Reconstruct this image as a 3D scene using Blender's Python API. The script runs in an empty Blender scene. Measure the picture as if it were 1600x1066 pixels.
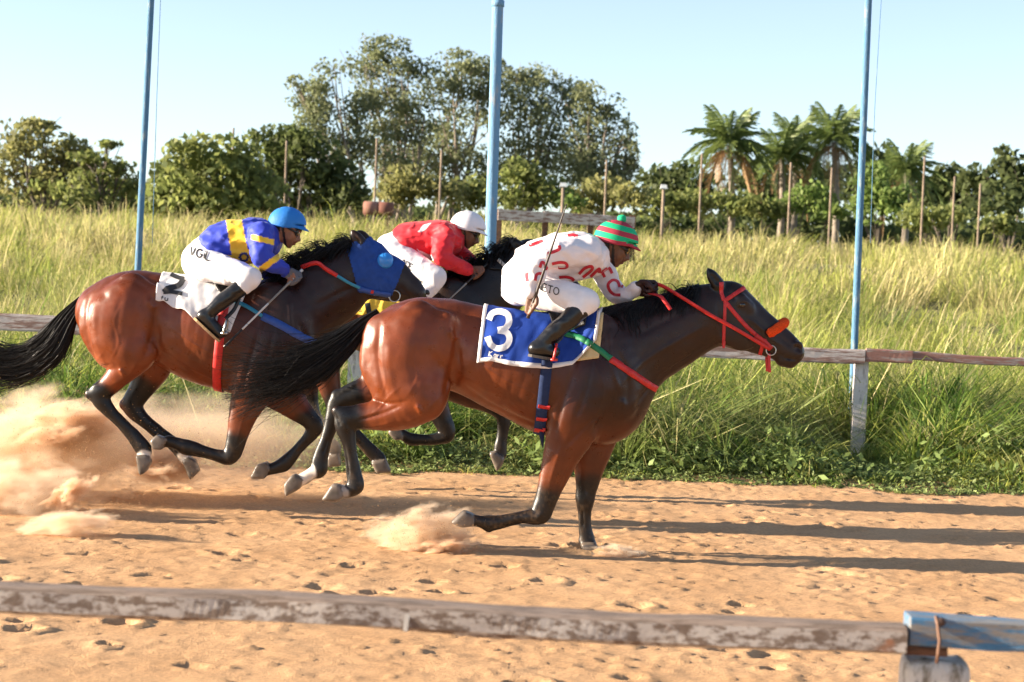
import bpy, math, random, time
import numpy as np
from mathutils import Vector, Matrix
from mathutils.bvhtree import BVHTree

T0 = time.time()
rng = np.random.default_rng(7)
random.seed(7)
scene = bpy.context.scene
COL = scene.collection

# ------------------------------------------------------------------ camera
F_PX, W_PX, H_PX = 3000.0, 1600.0, 1066.0
CAM_H = 1.8
PITCH = math.atan(127.0 / F_PX)
ROLL = math.radians(2.2)
fwd = np.array([0, math.cos(PITCH), -math.sin(PITCH)])
r0 = np.array([1.0, 0, 0]); u0 = np.array([0, math.sin(PITCH), math.cos(PITCH)])
cam_r = r0 * math.cos(ROLL) + u0 * math.sin(ROLL)
cam_u = u0 * math.cos(ROLL) - r0 * math.sin(ROLL)
cam_p = np.array([0, 0, CAM_H])
cd = bpy.data.cameras.new('camera'); cam = bpy.data.objects.new('camera', cd); COL.objects.link(cam)
cd.sensor_width = 36.0; cd.lens = 36.0 * F_PX / W_PX; cd.clip_start = 0.1; cd.clip_end = 2000
cam.matrix_world = Matrix(((cam_r[0], cam_u[0], -fwd[0], 0), (cam_r[1], cam_u[1], -fwd[1], 0),
                           (cam_r[2], cam_u[2], -fwd[2], CAM_H), (0, 0, 0, 1)))
cd.dof.use_dof = True; cd.dof.focus_distance = 11.8; cd.dof.aperture_fstop = 4.5
scene.camera = cam

# ------------------------------------------------------------------ sky, sun, exposure
SUN_EL, SUN_AZ = math.radians(14.5), math.radians(2.5)          # from the left, a little towards the camera
to_sun = Vector((-math.cos(SUN_EL) * math.cos(SUN_AZ), -math.cos(SUN_EL) * math.sin(SUN_AZ), math.sin(SUN_EL)))
w = bpy.data.worlds.new('World'); scene.world = w; w.use_nodes = True
nt = w.node_tree; bg = nt.nodes['Background']
sky = nt.nodes.new('ShaderNodeTexSky'); sky.sky_type = 'NISHITA'; sky.sun_disc = False
sky.sun_elevation = SUN_EL; sky.sun_rotation = math.atan2(to_sun.x, to_sun.y)
sky.air_density = 0.7; sky.dust_density = 0.35; sky.ozone_density = 1.6; sky.altitude = 200
hs = nt.nodes.new('ShaderNodeHueSaturation'); hs.inputs['Saturation'].default_value = .76        # the whole sky paler
nt.links.new(sky.outputs[0], hs.inputs['Color']); nt.links.new(hs.outputs[0], bg.inputs[0]); bg.inputs[1].default_value = 0.077
sl = bpy.data.lights.new('sun', 'SUN'); sl.energy = 5.0; sl.angle = math.radians(0.53); sl.color = (1.0, 0.86, 0.68)
so = bpy.data.objects.new('sun', sl); COL.objects.link(so); so.location = (-20, -5, 15)
so.rotation_euler = to_sun.to_track_quat('Z', 'Y').to_euler()
vs = scene.view_settings; vs.view_transform = 'Standard'; vs.look = 'None'; vs.exposure = 1.8; vs.gamma = 1.0
scene.cycles.use_denoising = True
try: scene.cycles.denoiser = 'OPENIMAGEDENOISE'
except Exception: pass
scene.cycles.max_bounces = 6; scene.cycles.diffuse_bounces = 3; scene.cycles.volume_bounces = 6
scene.cycles.transparent_max_bounces = 12

# ------------------------------------------------------------------ pixel <-> place helpers
def ray(px, py):
    return fwd + cam_r * ((px - 800) / F_PX) - cam_u * ((py - 533) / F_PX)
def P(px, py, d):
    v = ray(px, py); return cam_p + v * (d / v[1])
def proj(p):
    v = np.asarray(p) - cam_p; f = v @ fwd; return 800 + F_PX * (v @ cam_r) / f, 533 - F_PX * (v @ cam_u) / f
def S(d):                      # photograph pixels per metre at depth d
    return F_PX / d

D1, D2, D3 = 11.76, 13.04, 14.6          # how far off the three horses run
def uv_ball(c, r, nu=14, nv=8, top=math.pi, bot=0):
    r = np.array(r, float) * np.ones(3); v = []
    for j in range(nv + 1):
        t = bot + (top - bot) * j / nv
        for i in range(nu):
            a = 2 * math.pi * i / nu; v.append([math.sin(t) * math.cos(a), math.sin(t) * math.sin(a), math.cos(t)])
    f = [(j * nu + i, (j + 1) * nu + i, (j + 1) * nu + (i + 1) % nu, j * nu + (i + 1) % nu) for j in range(nv) for i in range(nu)]
    return np.array(v) * r + np.array(c), f
def bez(ctrl, m):
    """resample control polylines (n,c,3) to m points with Catmull-Rom"""
    ctrl = np.asarray(ctrl, float); n, c, _ = ctrl.shape
    q = np.concatenate([2 * ctrl[:, :1] - ctrl[:, 1:2], ctrl, 2 * ctrl[:, -1:] - ctrl[:, -2:-1]], 1)
    s = np.linspace(0, c - 1 - 1e-6, m); i = s.astype(int); t = (s - i)[None, :, None]
    a, b, cc, dd = q[:, i], q[:, i + 1], q[:, i + 2], q[:, i + 3]
    return .5 * (2 * b + (cc - a) * t + (2 * a - 5 * b + 4 * cc - dd) * t ** 2 + (3 * b - a - 3 * cc + dd) * t ** 3)
def resample(pts, step):
    p = np.asarray(pts, float); s = np.concatenate([[0], np.cumsum(np.linalg.norm(np.diff(p, axis=0), axis=1))])
    n = max(2, int(s[-1] / step) + 1); q = np.linspace(0, s[-1], n); return np.stack([np.interp(q, s, p[:, i]) for i in range(p.shape[1])], 1)
# ------------------------------------------------------------------ naming
def tag(o, label=None, cat=None, group=None, kind=None):
    if label: o['label'] = label
    if cat: o['category'] = cat
    if group: o['group'] = group
    if kind: o['kind'] = kind
    return o
def thing(name, label, cat, loc=(0, 0, 0), group=None):
    o = bpy.data.objects.new(name, None); COL.objects.link(o); o.location = loc; o.empty_display_size = .1
    return tag(o, label, cat, group)
def link_mesh(name, me, mat=None, parent=None, smooth=True):
    o = bpy.data.objects.new(name, me); COL.objects.link(o)
    if mat is not None and not me.materials:
        for m in (mat if isinstance(mat, (list, tuple)) else [mat]): me.materials.append(m)
    if parent is not None:
        o.parent = parent; o.matrix_parent_inverse = Matrix.Translation(-parent.location) if parent.parent is None else Matrix()
    if smooth and len(me.polygons): me.polygons.foreach_set('use_smooth', np.ones(len(me.polygons), dtype=bool))
    return o
def np_mesh(name, v, f, col=None, matidx=None):
    """v (n,3); f (m,3|4) int array; col (n,3) vertex colours"""
    v = np.asarray(v, dtype=np.float32); f = np.asarray(f, dtype=np.int32); k = f.shape[1]
    me = bpy.data.meshes.new(name)
    me.vertices.add(len(v)); me.vertices.foreach_set('co', v.ravel())
    me.loops.add(f.size); me.loops.foreach_set('vertex_index', f.ravel())
    me.polygons.add(len(f)); me.polygons.foreach_set('loop_start', np.arange(0, f.size, k, dtype=np.int32))
    try: me.polygons.foreach_set('loop_total', np.full(len(f), k, dtype=np.int32))
    except Exception: pass
    if matidx is not None: me.polygons.foreach_set('material_index', np.asarray(matidx, dtype=np.int32))
    if col is not None:
        a = me.color_attributes.new('col', 'FLOAT_COLOR', 'POINT')
        c = np.ones((len(v), 4), dtype=np.float32); c[:, :3] = col; a.data.foreach_set('color', c.ravel())
    me.update(calc_edges=True); me.validate()
    return me

class MB:
    """collects simple pieces of one part"""
    def __init__(s): s.v = []; s.f = []; s.n = 0
    def add(s, v, f):
        v = np.asarray(v, float); s.v.append(v)
        for q in f: s.f.append([i + s.n for i in q])
        s.n += len(v); return s
    def mesh(s, name):
        me = bpy.data.meshes.new(name); me.from_pydata([tuple(p) for p in np.concatenate(s.v)], [], s.f); me.update(); return me
    def build(s, name, mat, parent=None, smooth=False): return link_mesh(name, s.mesh(name), mat, parent, smooth)
    def box(s, c, half, rot=None, taper=1.0):
        p = np.array([[x, y, z] for z in (-1, 1) for y in (-1, 1) for x in (-1, 1)], float)
        p[4:, :2] *= taper
        p = p * np.array(half)
        if rot is not None: p = p @ np.array(rot).T
        return s.add(p + np.array(c), [(0, 2, 3, 1), (4, 5, 7, 6), (0, 1, 5, 4), (2, 6, 7, 3), (0, 4, 6, 2), (1, 3, 7, 5)])
    def tube(s, pts, radii, n=8, cap=True, squash=None):
        pts = np.asarray(pts, float); m = len(pts); radii = np.broadcast_to(np.asarray(radii, float), (m,))
        t = np.gradient(pts, axis=0); t /= np.linalg.norm(t, axis=1)[:, None] + 1e-9
        ref = np.array([0, 0, 1.0]) if abs(t[0][2]) < .9 else np.array([1.0, 0, 0])
        V = []
        a = np.arange(n) * 2 * math.pi / n
        for i in range(m):
            u = np.cross(ref, t[i]); u /= np.linalg.norm(u) + 1e-9; w_ = np.cross(t[i], u); ref = w_ if False else ref
            q = 1.0 if squash is None else squash
            V.append(pts[i] + radii[i] * (np.cos(a)[:, None] * u + q * np.sin(a)[:, None] * w_))
        f = [(i * n + j, i * n + (j + 1) % n, (i + 1) * n + (j + 1) % n, (i + 1) * n + j) for i in range(m - 1) for j in range(n)]
        if cap: f += [tuple(range(n))[::-1], tuple((m - 1) * n + j for j in range(n))]
        return s.add(np.concatenate(V), f)

# ------------------------------------------------------------------ noise in numpy
def _h(ix, iy, iz, seed):
    n = (ix.astype(np.uint32) * np.uint32(374761393) + iy.astype(np.uint32) * np.uint32(668265263) + iz.astype(np.uint32) * np.uint32(2147483647) + np.uint32((seed * 974634777) & 0xffffffff))
    n = (n ^ (n >> np.uint32(13))) * np.uint32(1274126177); n = n ^ (n >> np.uint32(16))
    return (n & np.uint32(0xffff)).astype(np.float32) / 65535.0
def noise3(p, seed=0):
    p = np.asarray(p, dtype=np.float32); i = np.floor(p); f = p - i; i = i.astype(np.int64) + 100000
    f = f * f * (3 - 2 * f); out = 0
    for dx in (0, 1):
        wx = f[..., 0] if dx else 1 - f[..., 0]
        for dy in (0, 1):
            wy = f[..., 1] if dy else 1 - f[..., 1]
            for dz in (0, 1):
                wz = f[..., 2] if dz else 1 - f[..., 2]
                out = out + wx * wy * wz * _h(i[..., 0] + dx, i[..., 1] + dy, i[..., 2] + dz, seed)
    return out * 2 - 1
def fbm(p, oct=4, seed=0, gain=.5):
    p = np.asarray(p, dtype=np.float32); a = 1.0; s = 0; o = 0
    for k in range(oct):
        o = o + a * noise3(p * (2.03 ** k), seed + k); s += a; a *= gain
    return o / s
def sstep(a, b, x):
    t = np.clip((x - a) / (b - a), 0, 1); return t * t * (3 - 2 * t)

# ------------------------------------------------------------------ distance fields -> one continuous surface
def catmull(n, sub):
    n = np.asarray(n, float)
    if len(n) < 3 or sub == 1: return n
    q = np.concatenate([[2 * n[0] - n[1]], n, [2 * n[-1] - n[-2]]]); out = []
    for i in range(1, len(q) - 2):
        for k in range(sub):
            t = k / sub
            out.append(.5 * ((2 * q[i]) + (-q[i - 1] + q[i + 1]) * t + (2 * q[i - 1] - 5 * q[i] + 4 * q[i + 1] - q[i + 2]) * t * t + (-q[i - 1] + 3 * q[i] - 3 * q[i + 1] + q[i + 2]) * t ** 3))
    out.append(n[-1]); return np.array(out)
def seg_dist(X, Y, Z, a, b):
    """a,b: x,y,z,r,w  (w = lateral half width / r)"""
    wv = .5 * (a[4] + b[4]); d = b - a
    L = d[0] ** 2 + (d[1] / wv) ** 2 + d[2] ** 2 + 1e-12
    t = np.clip(((X - a[0]) * d[0] + (Y - a[1]) * (d[1] / wv ** 2) + (Z - a[2]) * d[2]) / L, 0, 1)
    ww = a[4] + t * d[4]
    return (np.sqrt((X - a[0] - t * d[0]) ** 2 + ((Y - a[1] - t * d[1]) / ww) ** 2 + (Z - a[2] - t * d[2]) ** 2) - (a[3] + t * d[3])) * np.minimum(1, .5 + .5 * ww)
def sweep_at(pts, nodes, sub=4):
    n = catmull(nodes, sub); p = np.asarray(pts, np.float32); o = np.full(len(p), 9.0, np.float32)
    for a, b in zip(n[:-1], n[1:]): o = np.minimum(o, seg_dist(p[:, 0], p[:, 1], p[:, 2], a, b))
    return o
def smin(a, b, k):
    h = np.maximum(k - np.abs(a - b), 0) / k; return np.minimum(a, b) - h * h * k * .25

class Field:
    def __init__(s, lo, hi, h):
        s.lo = np.array(lo, float); s.h = h; s.n = np.ceil((np.array(hi) - s.lo) / h).astype(int) + 1
        s.ax = [(s.lo[i] + h * np.arange(s.n[i])).astype(np.float32) for i in range(3)]
        s.v = np.full(s.n, .6, np.float32)
    def sl(s, lo, hi):
        a = np.clip(np.floor((np.array(lo) - s.lo) / s.h).astype(int), 0, s.n - 1)
        b = np.clip(np.ceil((np.array(hi) - s.lo) / s.h).astype(int) + 1, 1, s.n); b = np.maximum(b, a + 1)
        return a, b
    def xyz(s, a, b): return s.ax[0][a[0]:b[0], None, None], s.ax[1][None, a[1]:b[1], None], s.ax[2][None, None, a[2]:b[2]]
    def put(s, a, b, d, k, sub=False):
        t = s.v[a[0]:b[0], a[1]:b[1], a[2]:b[2]]
        s.v[a[0]:b[0], a[1]:b[1], a[2]:b[2]] = -smin(-t, d, k) if sub else smin(t, d, k)
    def sweep(s, nodes, k=.03, sub=4, grow=0, neg=False):
        n = catmull(nodes, sub).copy(); n[:, 3] += grow
        hw = n[:, 3] * np.maximum(n[:, 4], 1); m = k + 3 * s.h
        R = np.stack([n[:, 3], n[:, 3] * n[:, 4], n[:, 3]], 1) + m * np.stack([np.ones(len(n)), np.maximum(n[:, 4], 1), np.ones(len(n))], 1)
        A, B = s.sl((n[:, :3] - R).min(0), (n[:, :3] + R).max(0))
        d = np.full(B - A, .6, np.float32)
        for i in range(len(n) - 1):
            a, b = s.sl(np.minimum(n[i, :3] - R[i], n[i + 1, :3] - R[i + 1]), np.maximum(n[i, :3] + R[i], n[i + 1, :3] + R[i + 1]))
            X, Y, Z = s.xyz(a, b); q = a - A; e = b - A
            v = d[q[0]:e[0], q[1]:e[1], q[2]:e[2]]
            np.minimum(v, seg_dist(X, Y, Z, n[i], n[i + 1]), out=v)
        s.put(A, B, d, k, neg); return s
    def ball(s, c, r, k=.03, neg=False):
        """r = (rx, ry, rz)"""
        c = np.array(c, float); r = np.array(r, float) * np.ones(3); m = k + 3 * s.h
        a, b = s.sl(c - r - m, c + r + m); X, Y, Z = s.xyz(a, b)
        d = (np.sqrt(((X - c[0]) / r[0]) ** 2 + ((Y - c[1]) / r[1]) ** 2 + ((Z - c[2]) / r[2]) ** 2) - 1) * r.min()
        s.put(a, b, d.astype(np.float32), k, neg); return s
    def prism(s, poly, yc, hw, k=.012, rnd=.006):
        """convex polygon (x,z) extruded across y, edges rounded"""
        p = np.array(poly, float); c = p.mean(0)
        m = k + 3 * s.h
        a, b = s.sl((p[:, 0].min() - m, yc - hw - m, p[:, 1].min() - m), (p[:, 0].max() + m, yc + hw + m, p[:, 1].max() + m)); X, Y, Z = s.xyz(a, b)
        s.put(a, b, prism_at(X, Y, Z, p, yc, hw, rnd).astype(np.float32), k); return s
    def mesh(s): return surface_nets(s.v, s.lo, s.h)
def prism_at(X, Y, Z, p, yc, hw, rnd=.006):
    c = p.mean(0); q = None
    for i in range(len(p)):
        e = p[(i + 1) % len(p)] - p[i]; n = np.array([e[1], -e[0]]); n /= np.linalg.norm(n)
        if n @ (p[i] - c) < 0: n = -n
        d = (X - p[i][0]) * n[0] + (Z - p[i][1]) * n[1]; q = d if q is None else np.maximum(q, d) if rnd == 0 else -smin(-q, -d, rnd * 2)
    R = np.sqrt(((X - c[0])) ** 2 + ((Z - c[1])) ** 2)
    return -smin(-q, -(np.abs(Y - yc) - hw), .02)
def surface_nets(v, lo, h):
    s = v < 0
    c = np.zeros(np.array(v.shape) - 1, np.uint8)
    for i in (0, 1):
        for j in (0, 1):
            for k in (0, 1): c += s[i:v.shape[0] - 1 + i, j:v.shape[1] - 1 + j, k:v.shape[2] - 1 + k]
    act = (c > 0) & (c < 8); I = np.stack(np.nonzero(act), 1)
    idx = np.full(act.shape, -1, np.int32); idx[act] = np.arange(len(I))
    off = np.array([[i, j, k] for i in (0, 1) for j in (0, 1) for k in (0, 1)])
    val = np.stack([v[I[:, 0] + o[0], I[:, 1] + o[1], I[:, 2] + o[2]] for o in off], 1)
    acc = np.zeros((len(I), 3)); cnt = np.zeros(len(I))
    for a in range(8):
        for b in range(a + 1, 8):
            if np.abs(off[a] - off[b]).sum() != 1: continue
            va, vb = val[:, a], val[:, b]; m = (va < 0) != (vb < 0)
            t = np.where(m, va / np.where(m, va - vb, 1), 0)
            acc += m[:, None] * (off[a] + t[:, None] * (off[b] - off[a])); cnt += m
    V = lo + h * (I + acc / cnt[:, None])
    Fs = []
    for ax in range(3):
        o1, o2 = (ax + 1) % 3, (ax + 2) % 3
        sl0 = [slice(None)] * 3; sl1 = [slice(None)] * 3
        sl0[ax] = slice(0, -1); sl1[ax] = slice(1, None)
        A, B = s[tuple(sl0)], s[tuple(sl1)]
        E = np.stack(np.nonzero(A != B), 1)
        E = E[(E[:, o1] > 0) & (E[:, o2] > 0) & (E[:, o1] < v.shape[o1] - 1) & (E[:, o2] < v.shape[o2] - 1)]
        q = []
        for d1, d2 in ((-1, -1), (0, -1), (0, 0), (-1, 0)):
            G = E.copy(); G[:, o1] += d1; G[:, o2] += d2; q.append(idx[G[:, 0], G[:, 1], G[:, 2]])
        q = np.stack(q, 1); fl = ~A[E[:, 0], E[:, 1], E[:, 2]]; q[fl] = q[fl][:, ::-1]
        Fs.append(q)
    return V, np.concatenate(Fs)
def relax(V, Fq, it=1, amt=.5):
    e = np.concatenate([Fq[:, [0, 1]], Fq[:, [1, 2]], Fq[:, [2, 3]], Fq[:, [3, 0]]]); e = np.concatenate([e, e[:, ::-1]])
    for _ in range(it):
        c = np.bincount(e[:, 0], minlength=len(V))[:, None] + 1e-9
        a = np.stack([np.bincount(e[:, 0], weights=V[e[:, 1], k], minlength=len(V)) for k in range(3)], 1) / c
        V = V + amt * (a - V)
    return V
def bvh_of(V, Fq): return BVHTree.FromPolygons([tuple(p) for p in V], [tuple(int(i) for i in q) for q in Fq])
def cast_px(bvh, px, py, off=.004):
    """point of a surface under a ray of the photograph, lifted off the surface"""
    d = Vector(ray(px, py)).normalized(); h = bvh.ray_cast(Vector(cam_p), d)
    if h[0] is None: return None
    n = h[1] if h[1].dot(d) < 0 else -h[1]
    return np.array(h[0] + n * off), np.array(n)

# ------------------------------------------------------------------ materials
def mat(name, color=(.5, .5, .5), rough=.6, var=.0, scale=20, bump=0.0, bscale=60, attr=False, spec=.5, metal=0, sheen=0, sss=0, coat=0, trans=0):
    m = bpy.data.materials.new(name); m.use_nodes = True; t = m.node_tree; b = t.nodes['Principled BSDF']
    b.inputs['Roughness'].default_value = rough; b.inputs['Specular IOR Level'].default_value = spec; b.inputs['Metallic'].default_value = metal
    if sheen: b.inputs['Sheen Weight'].default_value = sheen
    if coat: b.inputs['Coat Weight'].default_value = coat; b.inputs['Coat Roughness'].default_value = .25
    tc = t.nodes.new('ShaderNodeTexCoord')
    src = None
    if attr:
        a = t.nodes.new('ShaderNodeAttribute'); a.attribute_name = 'col'; src = a.outputs['Color']
    if var:
        n = t.nodes.new('ShaderNodeTexNoise'); n.inputs['Scale'].default_value = scale; n.inputs['Detail'].default_value = 5
        t.links.new(tc.outputs['Object'], n.inputs['Vector'])
        mr = t.nodes.new('ShaderNodeMapRange'); mr.inputs['From Min'].default_value = .3; mr.inputs['From Max'].default_value = .7
        mr.inputs['To Min'].default_value = 1 - var; mr.inputs['To Max'].default_value = 1 + var
        t.links.new(n.outputs['Fac'], mr.inputs['Value'])
        mx = t.nodes.new('ShaderNodeMix'); mx.data_type = 'RGBA'; mx.blend_type = 'MULTIPLY'; mx.inputs['Factor'].default_value = 1
        mx.inputs['A'].default_value = (*color, 1)
        if src: t.links.new(src, mx.inputs['A'])
        t.links.new(mr.outputs[0], mx.inputs['B']); src = mx.outputs['Result']
    if src: t.links.new(src, b.inputs['Base Color'])
    else: b.inputs['Base Color'].default_value = (*color, 1)
    if bump:
        n = t.nodes.new('ShaderNodeTexNoise'); n.inputs['Scale'].default_value = bscale; n.inputs['Detail'].default_value = 6
        t.links.new(tc.outputs['Object'], n.inputs['Vector'])
        bp = t.nodes.new('ShaderNodeBump'); bp.inputs['Strength'].default_value = bump; bp.inputs['Distance'].default_value = .01
        t.links.new(n.outputs['Fac'], bp.inputs['Height']); t.links.new(bp.outputs[0], b.inputs['Normal'])
    return m
# ------------------------------------------------------------------ the ground
def node_mat(name):
    m = bpy.data.materials.new(name); m.use_nodes = True; t = m.node_tree; return m, t, t.nodes['Principled BSDF']
def n_noise(t, scale, detail=5, vec=None, rough=.55):
    n = t.nodes.new('ShaderNodeTexNoise'); n.inputs['Scale'].default_value = scale; n.inputs['Detail'].default_value = detail; n.inputs['Roughness'].default_value = rough
    if vec is not None: t.links.new(vec, n.inputs['Vector'])
    return n.outputs['Fac']
def n_ramp(t, src, stops):
    r = t.nodes.new('ShaderNodeValToRGB'); e = r.color_ramp.elements
    while len(e) < len(stops): e.new(.5)
    for k, (p, c) in enumerate(stops): e[k].position = p; e[k].color = (*c, 1)
    t.links.new(src, r.inputs[0]); return r.outputs[0]
def n_mix(t, a, b, fac, mode='MIX'):
    m = t.nodes.new('ShaderNodeMix'); m.data_type = 'RGBA'; m.blend_type = mode
    for s, k in ((a, 'A'), (b, 'B')):
        if isinstance(s, tuple): m.inputs[k].default_value = (*s, 1)
        else: t.links.new(s, m.inputs[k])
    if isinstance(fac, (int, float)): m.inputs['Factor'].default_value = fac
    else: t.links.new(fac, m.inputs['Factor'])
    return m.outputs['Result']
def n_bump(t, b, h, strength, dist):
    n = t.nodes.new('ShaderNodeBump'); n.inputs['Strength'].default_value = strength; n.inputs['Distance'].default_value = dist; t.links.new(h, n.inputs['Height']); t.links.new(n.outputs[0], b.inputs['Normal'])
def obj_co(t): return t.nodes.new('ShaderNodeTexCoord').outputs['Object']

M_SAND, t, b = node_mat('orange_sand'); co = obj_co(t)
c = n_ramp(t, n_noise(t, 1.3, 6, co), [(.3, (.52, .305, .155)), (.7, (.62, .385, .21))]); c = n_mix(t, c, n_ramp(t, n_noise(t, 45, 4, co), [(.35, (.78, .78, .78)), (.65, (1.08, 1.06, 1.04))]), .8, 'MULTIPLY')
t.links.new(c, b.inputs['Base Color']); b.inputs['Roughness'].default_value = .95; b.inputs['Specular IOR Level'].default_value = .1
n_bump(t, b, n_noise(t, 70, 7, co, .75), .65, .014)
EDGE = 16.0
def sand_height(X, Y):
    p = np.stack([X, Y, np.zeros_like(X)], -1)
    z = .014 * fbm(p * np.array([1.1, 1.6, 1]), 3, 1) + .010 * fbm(p * np.array([5, 6, 1]), 3, 2) + .006 * np.maximum(0, fbm(p * 17, 3, 3) - .10) * 2 + .007 * fbm(p * 28, 2, 7) * sstep(-.1, .4, fbm(p * .9, 2, 12))
    return z
nx, ny = 600, 400; xs = np.linspace(-7.5, 7.5, nx); ys = 6.6 + (16.5 - 6.6) * np.linspace(0, 1, ny) ** 1.05
X, Y = np.meshgrid(xs, ys); Zs = sand_height(X, Y)
def stamp(cx, cy, rx, ry, depth, rim):
    i0, i1 = np.searchsorted(xs, [cx - 2 * rx, cx + 2 * rx]); j0, j1 = np.searchsorted(ys, [cy - 2 * ry, cy + 2 * ry])
    if i1 <= i0 or j1 <= j0: return
    XX, YY = X[j0:j1, i0:i1], Y[j0:j1, i0:i1]; q = np.sqrt(((XX - cx) / rx) ** 2 + ((YY - cy) / ry) ** 2); q = q * (1 + .28 * noise3(np.stack([XX * 22, YY * 22, 0 * XX], -1), int(abs(cx) * 50) % 17))
    Zs[j0:j1, i0:i1] += -depth * (1 - sstep(.45, 1.0, q)) + rim * np.exp(-((q - 1.15) / .28) ** 2)
rs = np.random.default_rng(4)
for k in range(430):   # hoof prints
    cy = rs.uniform(6.8, 15.7); cx = rs.uniform(-7, 7); r_ = rs.uniform(.045, .085); near_ = 1.25 if cy < 10.3 else .8
    stamp(cx, cy, r_ * 1.25, r_ * 1.1, rs.uniform(.008, .027) * near_, rs.uniform(.004, .013) * near_)
for k in range(9000):  # clods
    r_ = rs.uniform(.010, .030) * rs.uniform(.6, 1.3); stamp(rs.uniform(-7, 7), rs.uniform(6.8, 15.8), r_, r_, -rs.uniform(.003, .013), 0)
hoof = P(921, 872, D1 + .13) if 'D1' in globals() else P(921, 872, 11.9)
stamp(hoof[0] + .02, 11.89, .12, .11, .02, .045)
ed = sstep(15.6, 16.3, Y + .12 * fbm(np.stack([X * 2, Y * 2, 0 * X], -1), 3, 9)); Zs += .03 * ed
idx = np.arange(nx * ny).reshape(ny, nx); Q = np.stack([idx[:-1, :-1], idx[:-1, 1:], idx[1:, 1:], idx[1:, :-1]], -1).reshape(-1, 4)
tag(link_mesh('track', np_mesh('track', np.stack([X, Y, Zs], -1).reshape(-1, 3), Q), M_SAND), 'orange sand of the race track with hoof prints', kind='structure')
SAND_B = None
def hill(x, y): return np.where(y < 17, 0.0, 2.05 * sstep(17.5, 66, y)) + .02 * np.maximum(0, y - 66) * .5
def sheet(name, xs, ys, m_, zf, label):
    X, Y = np.meshgrid(xs, ys); i = np.arange(X.size).reshape(X.shape); Q = np.stack([i[:-1, :-1], i[:-1, 1:], i[1:, 1:], i[1:, :-1]], -1).reshape(-1, 4)
    return tag(link_mesh(name, np_mesh(name, np.stack([X, Y, zf(X, Y)], -1).reshape(-1, 3), Q), m_), label, kind='structure')
sheet('track_surround', np.linspace(-80, 80, 60), np.linspace(-15, 16.2, 30), M_SAND, lambda X, Y: -.075 + 0 * X, 'sand stretching on beyond the photographed part of the track')
M_SOIL, t, b = node_mat('field_soil'); co = obj_co(t)
t.links.new(n_ramp(t, n_noise(t, 2.2, 5, co), [(.35, (.07, .075, .02)), (.65, (.19, .17, .055))]), b.inputs['Base Color']); b.inputs['Roughness'].default_value = 1
sheet('field', np.concatenate([np.linspace(-400, -40, 20), np.linspace(-38, 38, 90), np.linspace(40, 400, 20)]), np.concatenate([np.linspace(16.0, 30, 60), np.linspace(30.5, 90, 60), np.linspace(95, 900, 40)]), M_SOIL,
      lambda X, Y: hill(X, Y) + .035 * fbm(np.stack([X, Y, 0 * X], -1) * .8, 3, 6) * sstep(16.3, 18, Y) - .03 * (Y < 16.15), 'grassy field rising behind the rail')

# ------------------------------------------------------------------ grass
def leaf_mat(name, trans=.45, rough=.55, var=.0):
    m = bpy.data.materials.new(name); m.use_nodes = True; t = m.node_tree; b = t.nodes['Principled BSDF']; out = t.nodes['Material Output']
    a = t.nodes.new('ShaderNodeAttribute'); a.attribute_name = 'col'; t.links.new(a.outputs['Color'], b.inputs['Base Color']); b.inputs['Roughness'].default_value = rough; b.inputs['Specular IOR Level'].default_value = .3
    tr = t.nodes.new('ShaderNodeBsdfTranslucent'); t.links.new(a.outputs['Color'], tr.inputs['Color']); mx = t.nodes.new('ShaderNodeMixShader'); mx.inputs[0].default_value = trans
    t.links.new(b.outputs[0], mx.inputs[1]); t.links.new(tr.outputs[0], mx.inputs[2]); t.links.new(mx.outputs[0], out.inputs['Surface']); return m
M_GRASS = leaf_mat('grass_blades', .42)
def blades(name, label, x, y, h, w, lean, col, seed, curl=.5, z0=None, tipdry=.25, lod=False):
    r = np.random.default_rng(seed); n = len(x); z = hill(x, y) if z0 is None else z0
    a = r.uniform(0, 2 * math.pi, n); wd = np.stack([np.cos(a), np.sin(a), np.zeros(n)], 1)
    dirn = np.stack([lean[0] + r.normal(0, .16, n), lean[1] + r.normal(0, .16, n)], 1)
    base = np.stack([x, y, z - .03], 1); V = np.zeros((n, 7, 3), np.float32); C = np.zeros((n, 7, 3), np.float32)
    for k, (s, ww) in enumerate(((0, .7), (.38, 1.0), (.74, .62))):
        c = base + np.stack([dirn[:, 0] * h * s ** 1.7, dirn[:, 1] * h * s ** 1.7, h * s * (1 - .22 * curl * s)], 1)
        V[:, 2 * k] = c - wd * (w * ww / 2)[:, None]; V[:, 2 * k + 1] = c + wd * (w * ww / 2)[:, None]; C[:, 2 * k:2 * k + 2] = (col * (1 + .15 * s))[:, None]
    drop = np.abs(r.normal(0, .28, n)) * curl
    V[:, 6] = base + np.stack([dirn[:, 0] * h * 1.12, dirn[:, 1] * h * 1.12, h * (1 - .22 * curl - drop)], 1)
    C[:, 6] = col * (1 - tipdry) + np.array([.34, .27, .10]) * tipdry
    if lod:
        V, C = V[:, [0, 1, 4, 5, 6]], C[:, [0, 1, 4, 5, 6]]; i = (np.arange(n) * 5)[:, None]; tri = np.concatenate([i + np.array(q) for q in ((0, 1, 3), (0, 3, 2), (2, 3, 4))], 0)
        return tag(link_mesh(name, np_mesh(name, V.reshape(-1, 3), tri, C.reshape(-1, 3)), M_GRASS), label, 'grass', kind='stuff')
    i = (np.arange(n) * 7)[:, None]; tri = np.concatenate([i + np.array(q) for q in ((0, 1, 3), (0, 3, 2), (2, 3, 5), (2, 5, 4), (4, 5, 6))], 0)
    return tag(link_mesh(name, np_mesh(name, V.reshape(-1, 3), tri, C.reshape(-1, 3)), M_GRASS), label, 'grass', kind='stuff')
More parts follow.
